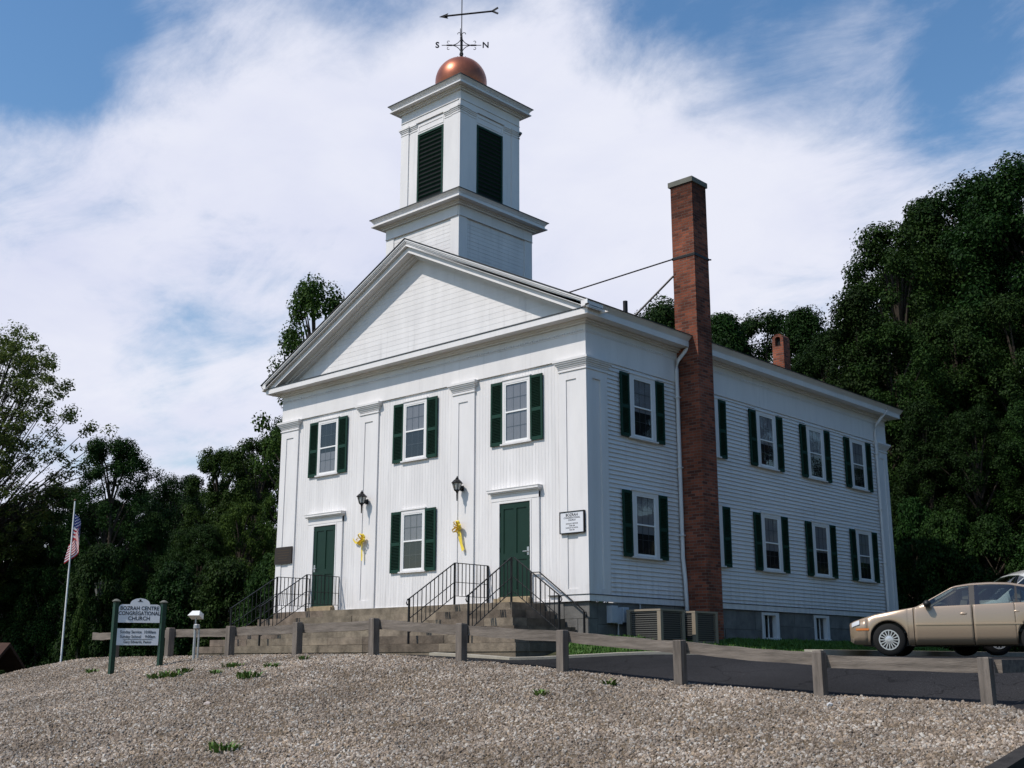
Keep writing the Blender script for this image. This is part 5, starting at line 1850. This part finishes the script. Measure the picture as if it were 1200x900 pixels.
    # dark shell just behind the door gaps
    for s in (-1, 1):
        for xx in (d0, d1, d2):
            if any(abs(xx - w) < ra for w in xw):
                zlo = .72
            else: zlo = P['sill'] + .05
            yy = float(f['hw'](xx)) * .93
            b.box(xx - .05, xx + .05, min(s * yy, s * (yy - .03)), max(s * yy, s * (yy - .03)), zlo, float(f['zs'](xx)) - .02)
    b.build('underbody', BLKP, t, local=True)
    # seats and dashboard seen through the glass
    b = MB()
    for (sx, sw) in P['seats']:
        for sy in (-.38, .38):
            b.prism([(sx, sy - .24, .55), (sx + .16, sy - .24, 1.08), (sx + .28, sy - .24, 1.06), (sx + .16, sy - .24, .52)], (0, .48, 0))
            b.box(sx + .18, sx + .29, sy - .13, sy + .13, 1.09, 1.27)
            b.box(sx - .45, sx + .1, sy - .24, sy + .24, .45, .60)
    b.build('seat', SEATC, t, local=True)
    b = MB(); b.box(d0 + .12, d0 + .42, -.72, .72, .70, .92); b.lathe([(.16, 0), (.19, .02), (.16, .04)], (d0 + .5, -.4, .86), 16, 'y'); b.build('dashboard', BLKP, t, local=True)
    # lamps
    for s in (-1, 1):
        b = MB(); hl = P['head']
        n = 7; vs = []
        for i in range(n):
            x = hl[0] + (hl[1] - hl[0]) * i / (n - 1)
            hw = float(f['hw'](x)) * 1.0 + .014; zt = float(f['zs'](x)) - .008
            vs += [(x, s * hw, zt - hl[2]), (x, s * (hw * .988), zt + .006), (x + .03, s * hw * .84, zt + .030)]
        b.add(vs, [(3 * i, 3 * i + 3, 3 * i + 4, 3 * i + 1) for i in range(n - 1)] + [(3 * i + 1, 3 * i + 4, 3 * i + 5, 3 * i + 2) for i in range(n - 1)])
        b.build('headlight', LAMPG, t, local=True, smooth=True)
        b = MB(); n = 5; vs = []
        for i in range(n):
            x = hl[0] + .09 + .26 * i / (n - 1); hw = float(f['hw'](x)) + .006
            vs += [(x, s * hw, .505), (x, s * hw, .545)]
        b.add(vs, [(2 * i, 2 * i + 2, 2 * i + 3, 2 * i + 1) for i in range(n - 1)]); b.build('marker_lamp', AMBER, t, local=True)
        b = MB(); xx = L_ - .22
        n = 5; vs = []
        for i in range(n):
            x = L_ - .30 + .27 * i / (n - 1); hw = float(f['hw'](x)) + .006; zt = float(f['zs'](x)) - .04
            vs += [(x, s * hw, zt - .16), (x, s * hw * .99, zt)]
        b.add(vs, [(2 * i, 2 * i + 2, 2 * i + 3, 2 * i + 1) for i in range(n - 1)]); b.build('tail_light', REDL, t, local=True)
        # mirror
        xm = P['mirror']; hw = float(f['hw'](xm)); zz = float(f['zs'](xm)) + .07
        b = MB(); b.lathe([(.02, -.09), (.065, -.06), (.075, .05), (.05, .08)], (xm, s * (hw + .06), zz), 12, 'y')
        b.tube([(xm + .02, s * hw * .93, zz - .05), (xm, s * (hw + .03), zz - .02)], .03, 8)
        b.build('mirror', BLKP, t, local=True, smooth=True)
        # wheels
        for w in xw:
            rw = P['rw_']
            yo = s * (P['track'])
            whl = MB()
            n = 36
            whl.lathe([(rw * .62, -.095), (rw * .93, -.10), (rw, -.065), (rw, .065), (rw * .93, .10), (rw * .62, .095)], (w, yo - s * .10, zc_w), n, 'y')
            wo = whl.build('tyre', TYRE, t, local=True, smooth=True)
            rm = MB(); rr = rw * .63
            fy_ = yo + s * .004
            pass
            rm.lathe([(rr * .42, -.012), (rr * .40, .004), (rr * .15, .012)] if s > 0 else [(rr * .15, -.012), (rr * .40, -.004), (rr * .42, .012)], (w, fy_, zc_w), 24, 'y')
            for k in range(16):
                a = 2 * math.pi * k / 16
                M = Matrix.Translation((w, fy_ - s * .004, zc_w)) @ Matrix.Rotation(a, 4, 'Y') @ Matrix.Translation((rr * .66, 0, 0))
                rm.mbox(M, rr * .54, .014, rr * .10)
            ring = []
            for k in range(n):
                a = 2 * math.pi * k / n; ring.append((math.cos(a), math.sin(a)))
            vs = []
            for r_ in (rr * .88, rr * 1.0):
                for ca, sa in ring: vs.append((w + r_ * ca, fy_, zc_w + r_ * sa))
            rm.add(vs, [(k, (k + 1) % n, n + (k + 1) % n, n + k) for k in range(n)])
            ro = rm.build('wheel_cover', RIM, wo, local=True)
    return t


SEDAN = dict(L=4.80, xw=(.93, 3.65), zw=.315, ra=.372, rw_=.315, track=.865, sill=.215,
             hw=[(0, .60), (.06, .71), (.2, .785), (.45, .83), (.9, .868), (1.6, .885), (3.2, .885), (4.0, .865), (4.45, .82), (4.7, .74), (4.8, .60)],
             zc=[(0, .67), (.05, .70), (.25, .755), (.6, .84), (1.1, .915), (1.48, .965), (2.18, 1.375), (2.5, 1.425), (2.85, 1.44), (3.2, 1.425), (3.55, 1.36), (4.12, 1.075), (4.25, 1.045), (4.6, 1.0), (4.75, .95), (4.8, .86)],
             zs=[(0, .62), (.1, .665), (.3, .715), (.7, .80), (1.1, .865), (1.5, .925), (2.5, .955), (3.4, .985), (4.0, 1.0), (4.4, .975), (4.7, .92), (4.8, .8)],
             yr=[(0, .40), (.3, .60), (.8, .68), (1.45, .74), (2.1, .62), (2.5, .60), (3.3, .60), (3.6, .62), (4.15, .72), (4.5, .66), (4.8, .45)],
             zr=[(0, .65), (.25, .735), (.6, .82), (1.1, .895), (1.46, .945), (2.16, 1.335), (2.5, 1.378), (2.85, 1.388), (3.2, 1.375), (3.5, 1.315), (4.08, 1.04), (4.3, 1.02), (4.7, .94), (4.8, .84)],
             zl=[(0, .30), (.1, .23), (.5, .215), (1.2, .215), (3.3, .215), (4.2, .25), (4.7, .29), (4.8, .36)],
             doors=(1.42, 2.52, 3.52), glass_x=(1.66, 2.47, 2.57, 3.30, 3.335, 3.60, 1.5, 2.14, 3.58, 4.08),
             side_glass=((1.66, 2.47), (2.57, 3.30), (3.335, 3.60)), side_trim=((2.47, 2.57), (3.30, 3.335)),
             ws=(1.5, 2.14), rw=(3.58, 4.08), bump=(.50, 4.32), strip=(.585, .625), seats=((2.15, 0), (3.1, 0)), head=(.05, .22, .075), mirror=1.70)


def shorten(tab): return [(x * .84 if x < .93 else x - .149, v) for x, v in tab]


for k in ('hw', 'zc', 'zs', 'yr', 'zr', 'zl'): SEDAN[k] = shorten(SEDAN[k])
SEDAN['L'] -= .149; SEDAN['mirror'] -= .149
SEDAN['xw'] = tuple(x - .149 for x in SEDAN['xw']); SEDAN['doors'] = tuple(x - .149 for x in SEDAN['doors'])
SEDAN['glass_x'] = tuple(x - .149 for x in SEDAN['glass_x'])
for k in ('ws', 'rw', 'bump'): SEDAN[k] = tuple(x - .149 for x in SEDAN[k])
for k in ('side_glass', 'side_trim'): SEDAN[k] = tuple((a - .149, c - .149) for a, c in SEDAN[k])
SEDAN['seats'] = tuple((a - .149, c) for a, c in SEDAN['seats'])
VAN = dict(SEDAN)
VAN.update(L=4.7, xw=(.93, 3.65), seats=((2.15, 0), (3.1, 0)), zl=[(0, .30), (.1, .25), (.5, .23), (4.2, .25), (4.7, .33)], hw=[(0, .5), (.06, .68), (.25, .80), (.9, .90), (1.6, .92), (4.2, .92), (4.5, .88), (4.7, .78)],
           zc=[(0, .65), (.1, .75), (.5, .93), (.95, 1.06), (1.0, 1.08), (1.75, 1.62), (2.1, 1.72), (2.8, 1.77), (3.9, 1.76), (4.4, 1.68), (4.6, 1.2), (4.7, .9)],
           zs=[(0, .6), (.1, .7), (.5, .85), (1.0, 1.0), (2.0, 1.06), (4.3, 1.1), (4.6, 1.0), (4.7, .8)],
           yr=[(0, .4), (.3, .6), (1.0, .78), (1.8, .70), (2.2, .69), (4.2, .70), (4.5, .74), (4.7, .6)],
           zr=[(0, .63), (.1, .72), (.5, .9), (1.0, 1.05), (1.75, 1.55), (2.1, 1.66), (2.8, 1.71), (3.9, 1.70), (4.38, 1.62), (4.6, 1.15), (4.7, .85)],
           doors=(1.25, 2.3, 3.35), glass_x=(1.3, 2.25, 2.35, 3.3, 3.4, 4.25, 1.02, 1.72, 4.42, 4.58),
           side_glass=((1.3, 2.25), (2.35, 3.3), (3.4, 4.25)), side_trim=((2.25, 2.35), (3.3, 3.4)), ws=(1.02, 1.72), rw=(4.42, 4.58), bump=(.5, 4.3), mirror=1.35, strip=(.6, .64), zw=.33, rw_=.33, ra=.385)
YAW = R(42.731)
c0 = Vector((5.090, 3.132, 0))                       # front wheel, near side
CA = YAW - R(25)
lx, ly = Vector((math.cos(CA), math.sin(CA), 0)), Vector((-math.sin(CA), math.cos(CA), 0))
org = c0 - lx * SEDAN['xw'][0] + ly * .865
cz = float(zground(c0.x, c0.y)) + .006
make_car('parked_car', 'tan four door saloon parked nose towards the church', (org.x, org.y, cz), CA, SEDAN, CARP)
v0 = Vector((4.40, 7.14, 0)); 
vz = float(zground(v0.x + 1, v0.y + 1)) + .03
make_car('parked_van', 'pale van mostly hidden behind the tan saloon', (v0.x, v0.y, vz), YAW + R(3), VAN, VANP).scale = (1.04, 1.04, 1.13)

# ------------------------------------------------------------------ weeds in the gravel
WEEDS = [  # x, y, size, label
]


def weed_mesh(seed, s):
    rg = random.Random(seed); b = MB()
    for _ in range(int(85 * s + 14)):
        a = rg.uniform(0, 6.28); r_ = s * .30 * math.sqrt(rg.random()); x, y = r_ * math.cos(a), r_ * math.sin(a) * .8
        hh = rg.uniform(.05, .15) * (.6 + .5 * s); la = a + rg.uniform(-.9, .9); o = rg.uniform(.4, 1.6) * hh; w = rg.uniform(.006, .014)
        dx_, dy_ = math.cos(la), math.sin(la)
        b.add([(x - dy_ * w, y + dx_ * w, -.02), (x + dy_ * w, y - dx_ * w, -.02), (x + dx_ * o * .5 + dy_ * w * 1.4, y + dy_ * o * .5 - dx_ * w * 1.4, hh * .7), (x + dx_ * o * .5 - dy_ * w * 1.4, y + dy_ * o * .5 + dx_ * w * 1.4, hh * .7), (x + dx_ * o, y + dy_ * o, hh * rg.uniform(.6, 1.05))],
              [(0, 1, 2, 3), (3, 2, 4)])
    return b


WEEDS = [
    (-4.75, -7.18, 0.70, 'weed tuft right of the left green sign post'),
    (-4.52, -7.01, 0.80, 'two part weed tuft between the sign and the floodlight foot'),
    (-4.78, -6.56, 0.60, 'weed tuft just below the floodlight foot'),
    (-4.01, -6.00, 0.70, 'small upright weed below the second fence post from the sign'),
    (-2.04, -6.98, 0.90, 'broad flat weed clump, largest below the left fence rails'),
    (-2.81, -5.95, 0.50, 'small weed left of the post beside the granite steps'),
    (-8.81, -6.35, 0.45, 'tiny weed left of the left green sign post'),
    (3.17, -10.90, 0.70, 'weed tuft alone in the lower left foreground gravel'),
    (3.97, -6.07, 0.35, 'tiny weed in the gravel below the middle fence posts'),
    (-3.03, -5.02, 0.30, 'tiny weed at the foot of the gravel crest, under the long steps'),
    (4.20, -4.74, 0.35, 'single weed sprig right of the middle fence posts'),
    (-3.50, -6.71, 0.35, 'tiny weed between the floodlight and the broad clump'),
]
for i, (x, y, s, lab) in enumerate(WEEDS):
    o = weed_mesh(60 + i, s).build('weed_tuft', WEED); o.location = (x, y, float(zg(x, y)) + .01)
    tag(o, lab, 'weed', 'green weeds in the gravel')
PEB = [  # larger pale stones lying on the gravel
]
PEB = [
    (-0.28, -8.92, 0.16, (0.42, 0.36, 0.33), 'large pale pink stone lying alone on the gravel left of centre'),
    (7.94, -4.87, 0.11, (0.5, 0.5, 0.5), 'white stone by the foot of a right hand fence post'),
    (-6.26, -6.06, 0.13, (0.4, 0.3, 0.24), 'tan stone at the foot of the right green sign post'),
]
for i, (x, y, s, c, lab) in enumerate(PEB):
    me = stone_mesh(300 + i); me.materials.clear(); me.materials.append(mat('pale_stone_%d' % i, c, .8, .2, var=.2, vscale=9, bump=.4))
    o = bpy.data.objects.new('loose_stone', me); COL.objects.link(o); o.scale = (s, s, s); o.location = (x, y, float(zg(x, y)) + .03)
    tag(o, lab, 'stone')

# ------------------------------------------------------------------ trees


def leaf_cloud(cl, rad, per, leaf, rg, flat=.75, droop=.25):
    """diamond leaves through the volume of every clump; returns verts, faces"""
    n = len(cl) * per
    C0 = np.repeat(cl, per, 0); R0 = np.repeat(rad, per)[:, None]
    d = rg.normal(size=(n, 3)); d /= np.linalg.norm(d, axis=1)[:, None]
    rr = rg.random(n)[:, None] ** .45
    p = C0 + d * R0 * rr * np.array([1, 1, flat])
    nrm = d * .7 + np.array([0, 0, .8]) + rg.normal(size=(n, 3)) * .45
    nrm /= np.linalg.norm(nrm, axis=1)[:, None]
    tv = rg.normal(size=(n, 3)); tv[:, 2] -= droop
    tv -= nrm * (tv * nrm).sum(1)[:, None]; tv /= np.linalg.norm(tv, axis=1)[:, None]
    bv = np.cross(nrm, tv)
    l = leaf * rg.uniform(.6, 1.35, n)[:, None]; w = l * rg.uniform(.28, .42, n)[:, None]
    v = np.stack([p - tv * l * .5, p + bv * w - nrm * l * .06, p + tv * l * .5, p - bv * w - nrm * l * .06], 1).reshape(-1, 3)
    f = np.arange(4 * n).reshape(n, 4)
    return v, f


def mesh_np(name, v, f, m):
    me = bpy.data.meshes.new(name)
    me.vertices.add(len(v)); me.vertices.foreach_set('co', v.astype(np.float32).ravel())
    me.loops.add(f.size); me.loops.foreach_set('vertex_index', f.astype(np.int32).ravel())
    me.polygons.add(len(f)); me.polygons.foreach_set('loop_start', np.arange(0, f.size, 4, dtype=np.int32))
    try: me.polygons.foreach_set('loop_total', np.full(len(f), 4, dtype=np.int32))
    except Exception: pass
    me.materials.append(m); me.update(calc_edges=True); me.validate()
    return me


def proto_tree(kind, seed):
    """unit-height tree: crown mesh and trunk mesh (height 1, crown radius 1 in x/y before scaling)"""
    rg = np.random.RandomState(seed)
    prm = dict(A=(225, 400, .029, .04, LEAFD), B=(200, 390, .030, .03, LEAFD), C=(240, 360, .029, .03, LEAFD), G=(200, 330, .029, .03, LEAFM),
               E=(100, 320, .050, .02, LEAFD), M=(90, 220, .052, .04, LEAFM), F=(80, 230, .034, .26, LEAFM), L=(950, 84, .034, .26, LEAFL))[kind]
    ncl, per, leaf, z0, lm = prm
    ph = rg.uniform(0, 6.28, 4)
    cl = []; rad = []
    while len(cl) < ncl:
        t = rg.uniform(0, 1) ** .85; a = rg.uniform(0, 2 * math.pi)
        env = {'A': (math.sin(math.pi * (.10 + .86 * t)) ** .75), 'B': (1 - t) ** .55 * min(1, .55 + t * 2.2), 'C': math.sin(math.pi * (.16 + .80 * t ** 1.25)) ** .6, 'G': math.sin(math.pi * (.16 + .80 * t ** 1.1)) ** .6,
               'E': (1 - t ** 2.2) ** .6, 'M': (1 - t) ** .7 * min(1, .5 + 3 * t), 'F': math.sin(math.pi * (.14 + .82 * t)) ** .8, 'L': min(1, .30 + t * 1.1) * (1 - max(0, t - .55) ** 1.5 * 2.4)}[kind]
        lobe = 1 + .22 * math.sin(3 * a + ph[0] + 4 * t) + .14 * math.sin(5 * a + ph[1] - 6 * t) + .10 * math.sin(9 * t + ph[2])
        r_ = env * lobe * rg.uniform(.25, 1) ** .45
        z = z0 + (1 - z0) * t
        cl.append((r_ * math.cos(a), r_ * math.sin(a), min(z, .985))); rad.append(rg.uniform(.75, 1.3))
    return np.array(cl), np.array(rad), per, leaf, lm, z0


def build_tree_mesh(kind, seed, H, Rd):
    """crown and trunk meshes at real size"""
    cl, rad, per, leaf, lm, z0 = proto_tree(kind, seed)
    rg = np.random.RandomState(seed + 7)
    c = cl * np.array([Rd, Rd, H])
    base_r = {'A': .18, 'B': .18, 'C': .165, 'E': .30, 'M': .26, 'F': .19, 'L': .066, 'G': .15}[kind]
    rr = rad * base_r * (Rd * .5 + H * .12 if kind not in 'L' else Rd)
    c[:, 2] = np.minimum(c[:, 2], H - rr * .6)
    lf = leaf * (H ** .5) * 1.15 if kind in 'ABCFG' else leaf * H ** .6 * 1.0
    if kind == 'L': lf = .115
    v, f = leaf_cloud(c, rr, per, lf, rg)
    crown = mesh_np('crown', v, f, lm)
    b = MB()
    tr = .018 * H + .03
    top = H * (.75 if kind in 'ABCG' else .6)
    if kind == 'L':
        # many thin rising limbs fanning from a short trunk
        b.tube([(0, 0, -.4), (0, 0, H * .16), (.05, 0, H * .28)], [tr * 1.1, tr * .9, tr * .75], 8)
        order = rg.permutation(len(c))[:260]
        for i in order:
            e = c[i]; s = Vector((e[0] * .10, e[1] * .10, H * (.20 + .18 * rg.random())))
            m1 = Vector((e[0] * .42, e[1] * .42, s.z + (e[2] - s.z) * .62)); m0 = Vector((e[0] * .22, e[1] * .22, s.z + (e[2] - s.z) * .33))
            b.tube([s, m0, m1, Vector(e)], [tr * .24, tr * .16, tr * .10, tr * .04], 5, False)
    else:
        b.tube([(0, 0, -.4), (.02 * H * rg.randn(), .02 * H * rg.randn(), H * .35), (.03 * H * rg.randn(), .03 * H * rg.randn(), top)], [tr, tr * .75, tr * .3], 8)
        order = rg.permutation(len(c))[:40 if kind in 'ABCFG' else 12]
        for i in order:
            e = c[i]; zz = max(.1 * H, e[2] - .22 * H)
            b.tube([(0, 0, zz), (e[0] * .5, e[1] * .5, zz + (e[2] - zz) * .65), tuple(e)], [tr * .32, tr * .2, tr * .07], 5, False)
    me = bpy.data.meshes.new('trunk'); me.from_pydata(b.v, [], b.f); me.materials.append(BARK)
    return crown, me


TREES = [
    (-5.11, 28.44, 18.72, 2.54, 'A', 'tall dark tree whose rounded top starts the skyline right of the chimney'),
    (-4.71, 23.22, 14.57, 1.25, 'B', 'tree with a loose pale lobe of leaves jutting over the church roof end'),
    (-5.00, 31.94, 20.79, 2.69, 'B', 'tall dark hillside tree, second along the right skyline'),
    (-2.54, 31.47, 20.60, 2.82, 'C', 'tall dark hillside tree, third along the right skyline'),
    (0.20, 29.84, 20.59, 3.15, 'A', 'tallest dark hillside tree, at the right edge of the photo'),
    (3.10, 32.43, 20.41, 3.52, 'B', 'tall dark tree added beyond the right edge to block side light'),  # added out of view to keep sky light off the side wall
    (-3.51, 23.49, 12.84, 1.91, 'C', 'dark tree below the skyline directly above the back corner of the church'),
    (-1.50, 25.08, 13.62, 2.38, 'A', 'dark tree in the middle of the right hillside'),
    (0.63, 25.64, 13.59, 2.40, 'C', 'dark tree in the middle of the hillside close to the right edge'),
    (-1.41, 21.04, 9.12, 1.71, 'B', 'lower dark tree on the hillside right of the back corner downspout'),
    (0.33, 21.41, 8.61, 1.82, 'C', 'lower dark tree on the hillside above the front of the tan car'),
    (2.27, 21.77, 8.70, 1.95, 'A', 'lower dark tree on the hillside above the rear of the tan car'),
    (-1.40, 19.46, 5.36, 1.01, 'E', 'dark bush against the back corner of the church'),
    (-0.22, 19.34, 4.80, 1.21, 'E', 'dark bush behind the bonnet of the tan car'),
    (1.29, 19.42, 4.54, 1.29, 'E', 'dark bush behind the roof of the tan car'),
    (2.95, 19.64, 4.29, 1.31, 'E', 'dark bush behind the pale van'),
    (6.16, 31.08, 16.14, 3.74, 'A', 'unseen dark tree added farther right to shade the side wall'),  # another added tree out of view, shades the wall and its panes
    (-6.30, 42.82, 20.48, 4.26, 'B', 'dark tree farther up the right hillside, seen through the gaps of the front row'),
    (-8.90, 38.36, 19.29, 3.67, 'C', 'dark tree farther up the hillside behind the first skyline tree'),
    (-3.33, 45.19, 20.89, 4.26, 'C', 'dark tree farther up the hillside at the right edge'),
    (-16.61, 26.66, 18.38, 1.63, 'A', 'treetop showing above the eave left of the tall brick chimney'),
    (-16.47, 32.21, 18.62, 1.93, 'B', 'treetop above the roof just right of the tall brick chimney'),
    (-15.95, 35.33, 18.62, 1.61, 'C', 'treetop above the roof left of the small brick chimney'),
    (-12.39, 33.28, 17.32, 1.78, 'B', 'treetop above the roof right of the small brick chimney'),
    (-8.97, 29.00, 14.67, 1.60, 'A', 'darker treetop above the roof at the foot of the wooded hillside'),
    (-19.72, 34.80, 19.32, 1.95, 'C', 'low treetop hidden partly by the tall brick chimney'),
    (-54.72, 21.54, 12.89, 4.04, 'A', 'dark tree far back in the gap of the left skyline'),
    (-54.13, 24.80, 13.18, 4.14, 'C', 'dark tree far back above the floodlight'),
    (-59.00, 20.48, 12.60, 4.14, 'B', 'dark tree far back above the left green sign post'),
    (-48.03, 24.74, 13.42, 3.37, 'B', 'dark tree far back above the left end of the steps'),
    (-62.62, 17.42, 11.74, 4.14, 'C', 'dark tree far back left of the flag'),
    (-32.51, 7.85, 6.18, 2.31, 'E', 'broad dark bush between the flag pole and the church sign'),
    (-33.36, 12.35, 7.12, 2.90, 'E', 'broad dark bush behind the second fence post from the sign'),
    (-42.40, 9.48, 7.51, 3.11, 'E', 'broad dark bush behind the flag pole'),
    (-46.83, 8.41, 6.81, 3.21, 'E', 'broad dark bush above the brown roofed house'),
    (-21.37, 8.92, 17.27, 2.06, 'F', 'thin leafed tree rising behind the left slope of the gable'),
    (-16.64, 4.50, 8.95, 0.77, 'F', 'small leafy tree whose sprigs stick out at the far left corner of the church'),
    (-30.50, 5.32, 11.05, 1.55, 'C', 'dark round topped tree with sky gaps left of the flag'),
    (-41.03, 14.95, 11.76, 2.18, 'A', 'dark tree with a few thin twigs on the low part of the left skyline'),
    (-33.96, 13.00, 12.03, 1.80, 'G', 'dark tree on the left skyline halfway between flag and church'),
    (-29.20, 11.84, 11.91, 1.60, 'G', 'yellow green lit tree close to the left side of the church'),
    (-31.07, 15.11, 13.75, 2.06, 'A', 'dark tree half hidden behind the far left corner of the church'),
    (-25.19, 8.39, 8.08, 1.28, 'G', 'yellowish green lower tree left of the far left corner pilaster'),
    (-25.76, 6.79, 7.10, 1.53, 'A', 'dark lower tree above the floodlight'),
    (-28.89, 6.44, 7.86, 1.52, 'B', 'dark lower tree above the church sign'),
    (-37.42, 6.33, 9.80, 2.52, 'A', 'dark tree behind the flag pole'),
    (-36.35, 3.50, 8.61, 2.39, 'B', 'dark tree at the left edge of the photo under the light green one'),
    (-26.05, 2.68, 5.97, 1.30, 'E', 'dark bush just right of the flag pole'),
    (-24.07, 4.72, 5.34, 1.50, 'E', 'dark bush behind the fence between sign and floodlight'),
    (-21.63, 5.55, 5.41, 1.46, 'E', 'dark bush behind the fence right of the floodlight'),
    (-19.60, 6.00, 5.34, 1.12, 'E', 'dark bush beside the left end of the granite steps'),
    (-33.66, 4.16, 5.65, 1.48, 'E', 'dark bush left of the flag pole'),
    (-19.10, -1.42, 3.66, 0.43, 'M', 'slim young conifer like bush hiding the foot of the flag pole'),
    (-11.07, -3.21, 0.28, 0.19, 'M', 'small low bush between the sign posts and the floodlight'),
    (-21.46, -2.79, 1.42, 0.59, 'E', 'low dark shrub in the bottom left corner before the brown roofed house'),
    (-26.29, 1.06, 1.67, 0.40, 'E', 'small shrub left of the foot of the flag pole'),
]


PROTO = {}
for k, H, Rd, sds in (('A', 15, 4.2, (1, 2)), ('B', 15, 4.2, (3, 4)), ('C', 15, 4.2, (5, 6)), ('E', 4.6, 2.2, (7, 8)), ('M', 4.5, 1.5, (9, 10)), ('F', 14, 2.6, (11,)), ('G', 11, 3.4, (12, 13))):
    for s in sds: PROTO[(k, s)] = build_tree_mesh(k, s * 31, H, Rd) + (H, Rd)


def place_tree(x, y, H, Rd, kind, label, idx, crown=None, trunk=None, hp=None, rp=None):
    name = 'bush' if kind in 'EM' else 'tree'
    sds = [s for (k, s) in PROTO if k == kind] if crown is None else []
    if crown is None: crown, trunk, hp, rp = PROTO[(kind, sds[idx % len(sds)])]
    if kind in 'ABCG': Rd = max(Rd * 1.1, .21 * H)
    t = thing(name, label, 'bush' if name == 'bush' else 'tree', (x, y, float(zground(x, y))), (idx * 2.399) % 6.283,
              'trees and bushes around the church')
    for nm, me in (('crown', crown), ('trunk', trunk)):
        o = bpy.data.objects.new(nm, me); COL.objects.link(o); o.parent = t
        o.scale = (Rd / rp, Rd / rp, H / hp)
    return t


for i, (x, y, H, Rd, kind, lab) in enumerate(TREES): place_tree(x, y, H, Rd, kind, lab, i)
for i, (x, y, H, k) in enumerate(((19, 24, 15, 'A'), (25, 17, 15, 'B'), (28, 9, 16, 'C'), (30, 1, 15, 'A'), (13, 29, 16, 'C'), (31, -7, 14, 'B'))):  # unseen trees added for dark window reflections and less fill light
    place_tree(x, y, H, 4.4, k, 'unseen dark leafy tree added beyond the parking lot to darken reflections and fill', i + 3)
# the light, open crowned tree at the left edge
LC = build_tree_mesh('L', 77, 16.34, 5.85)
place_tree(-35.91, 1.32, 16.34, 5.85, 'L', 'open light green tree with many thin rising branches at the left edge', 3, LC[0], LC[1], 16.34, 5.85)
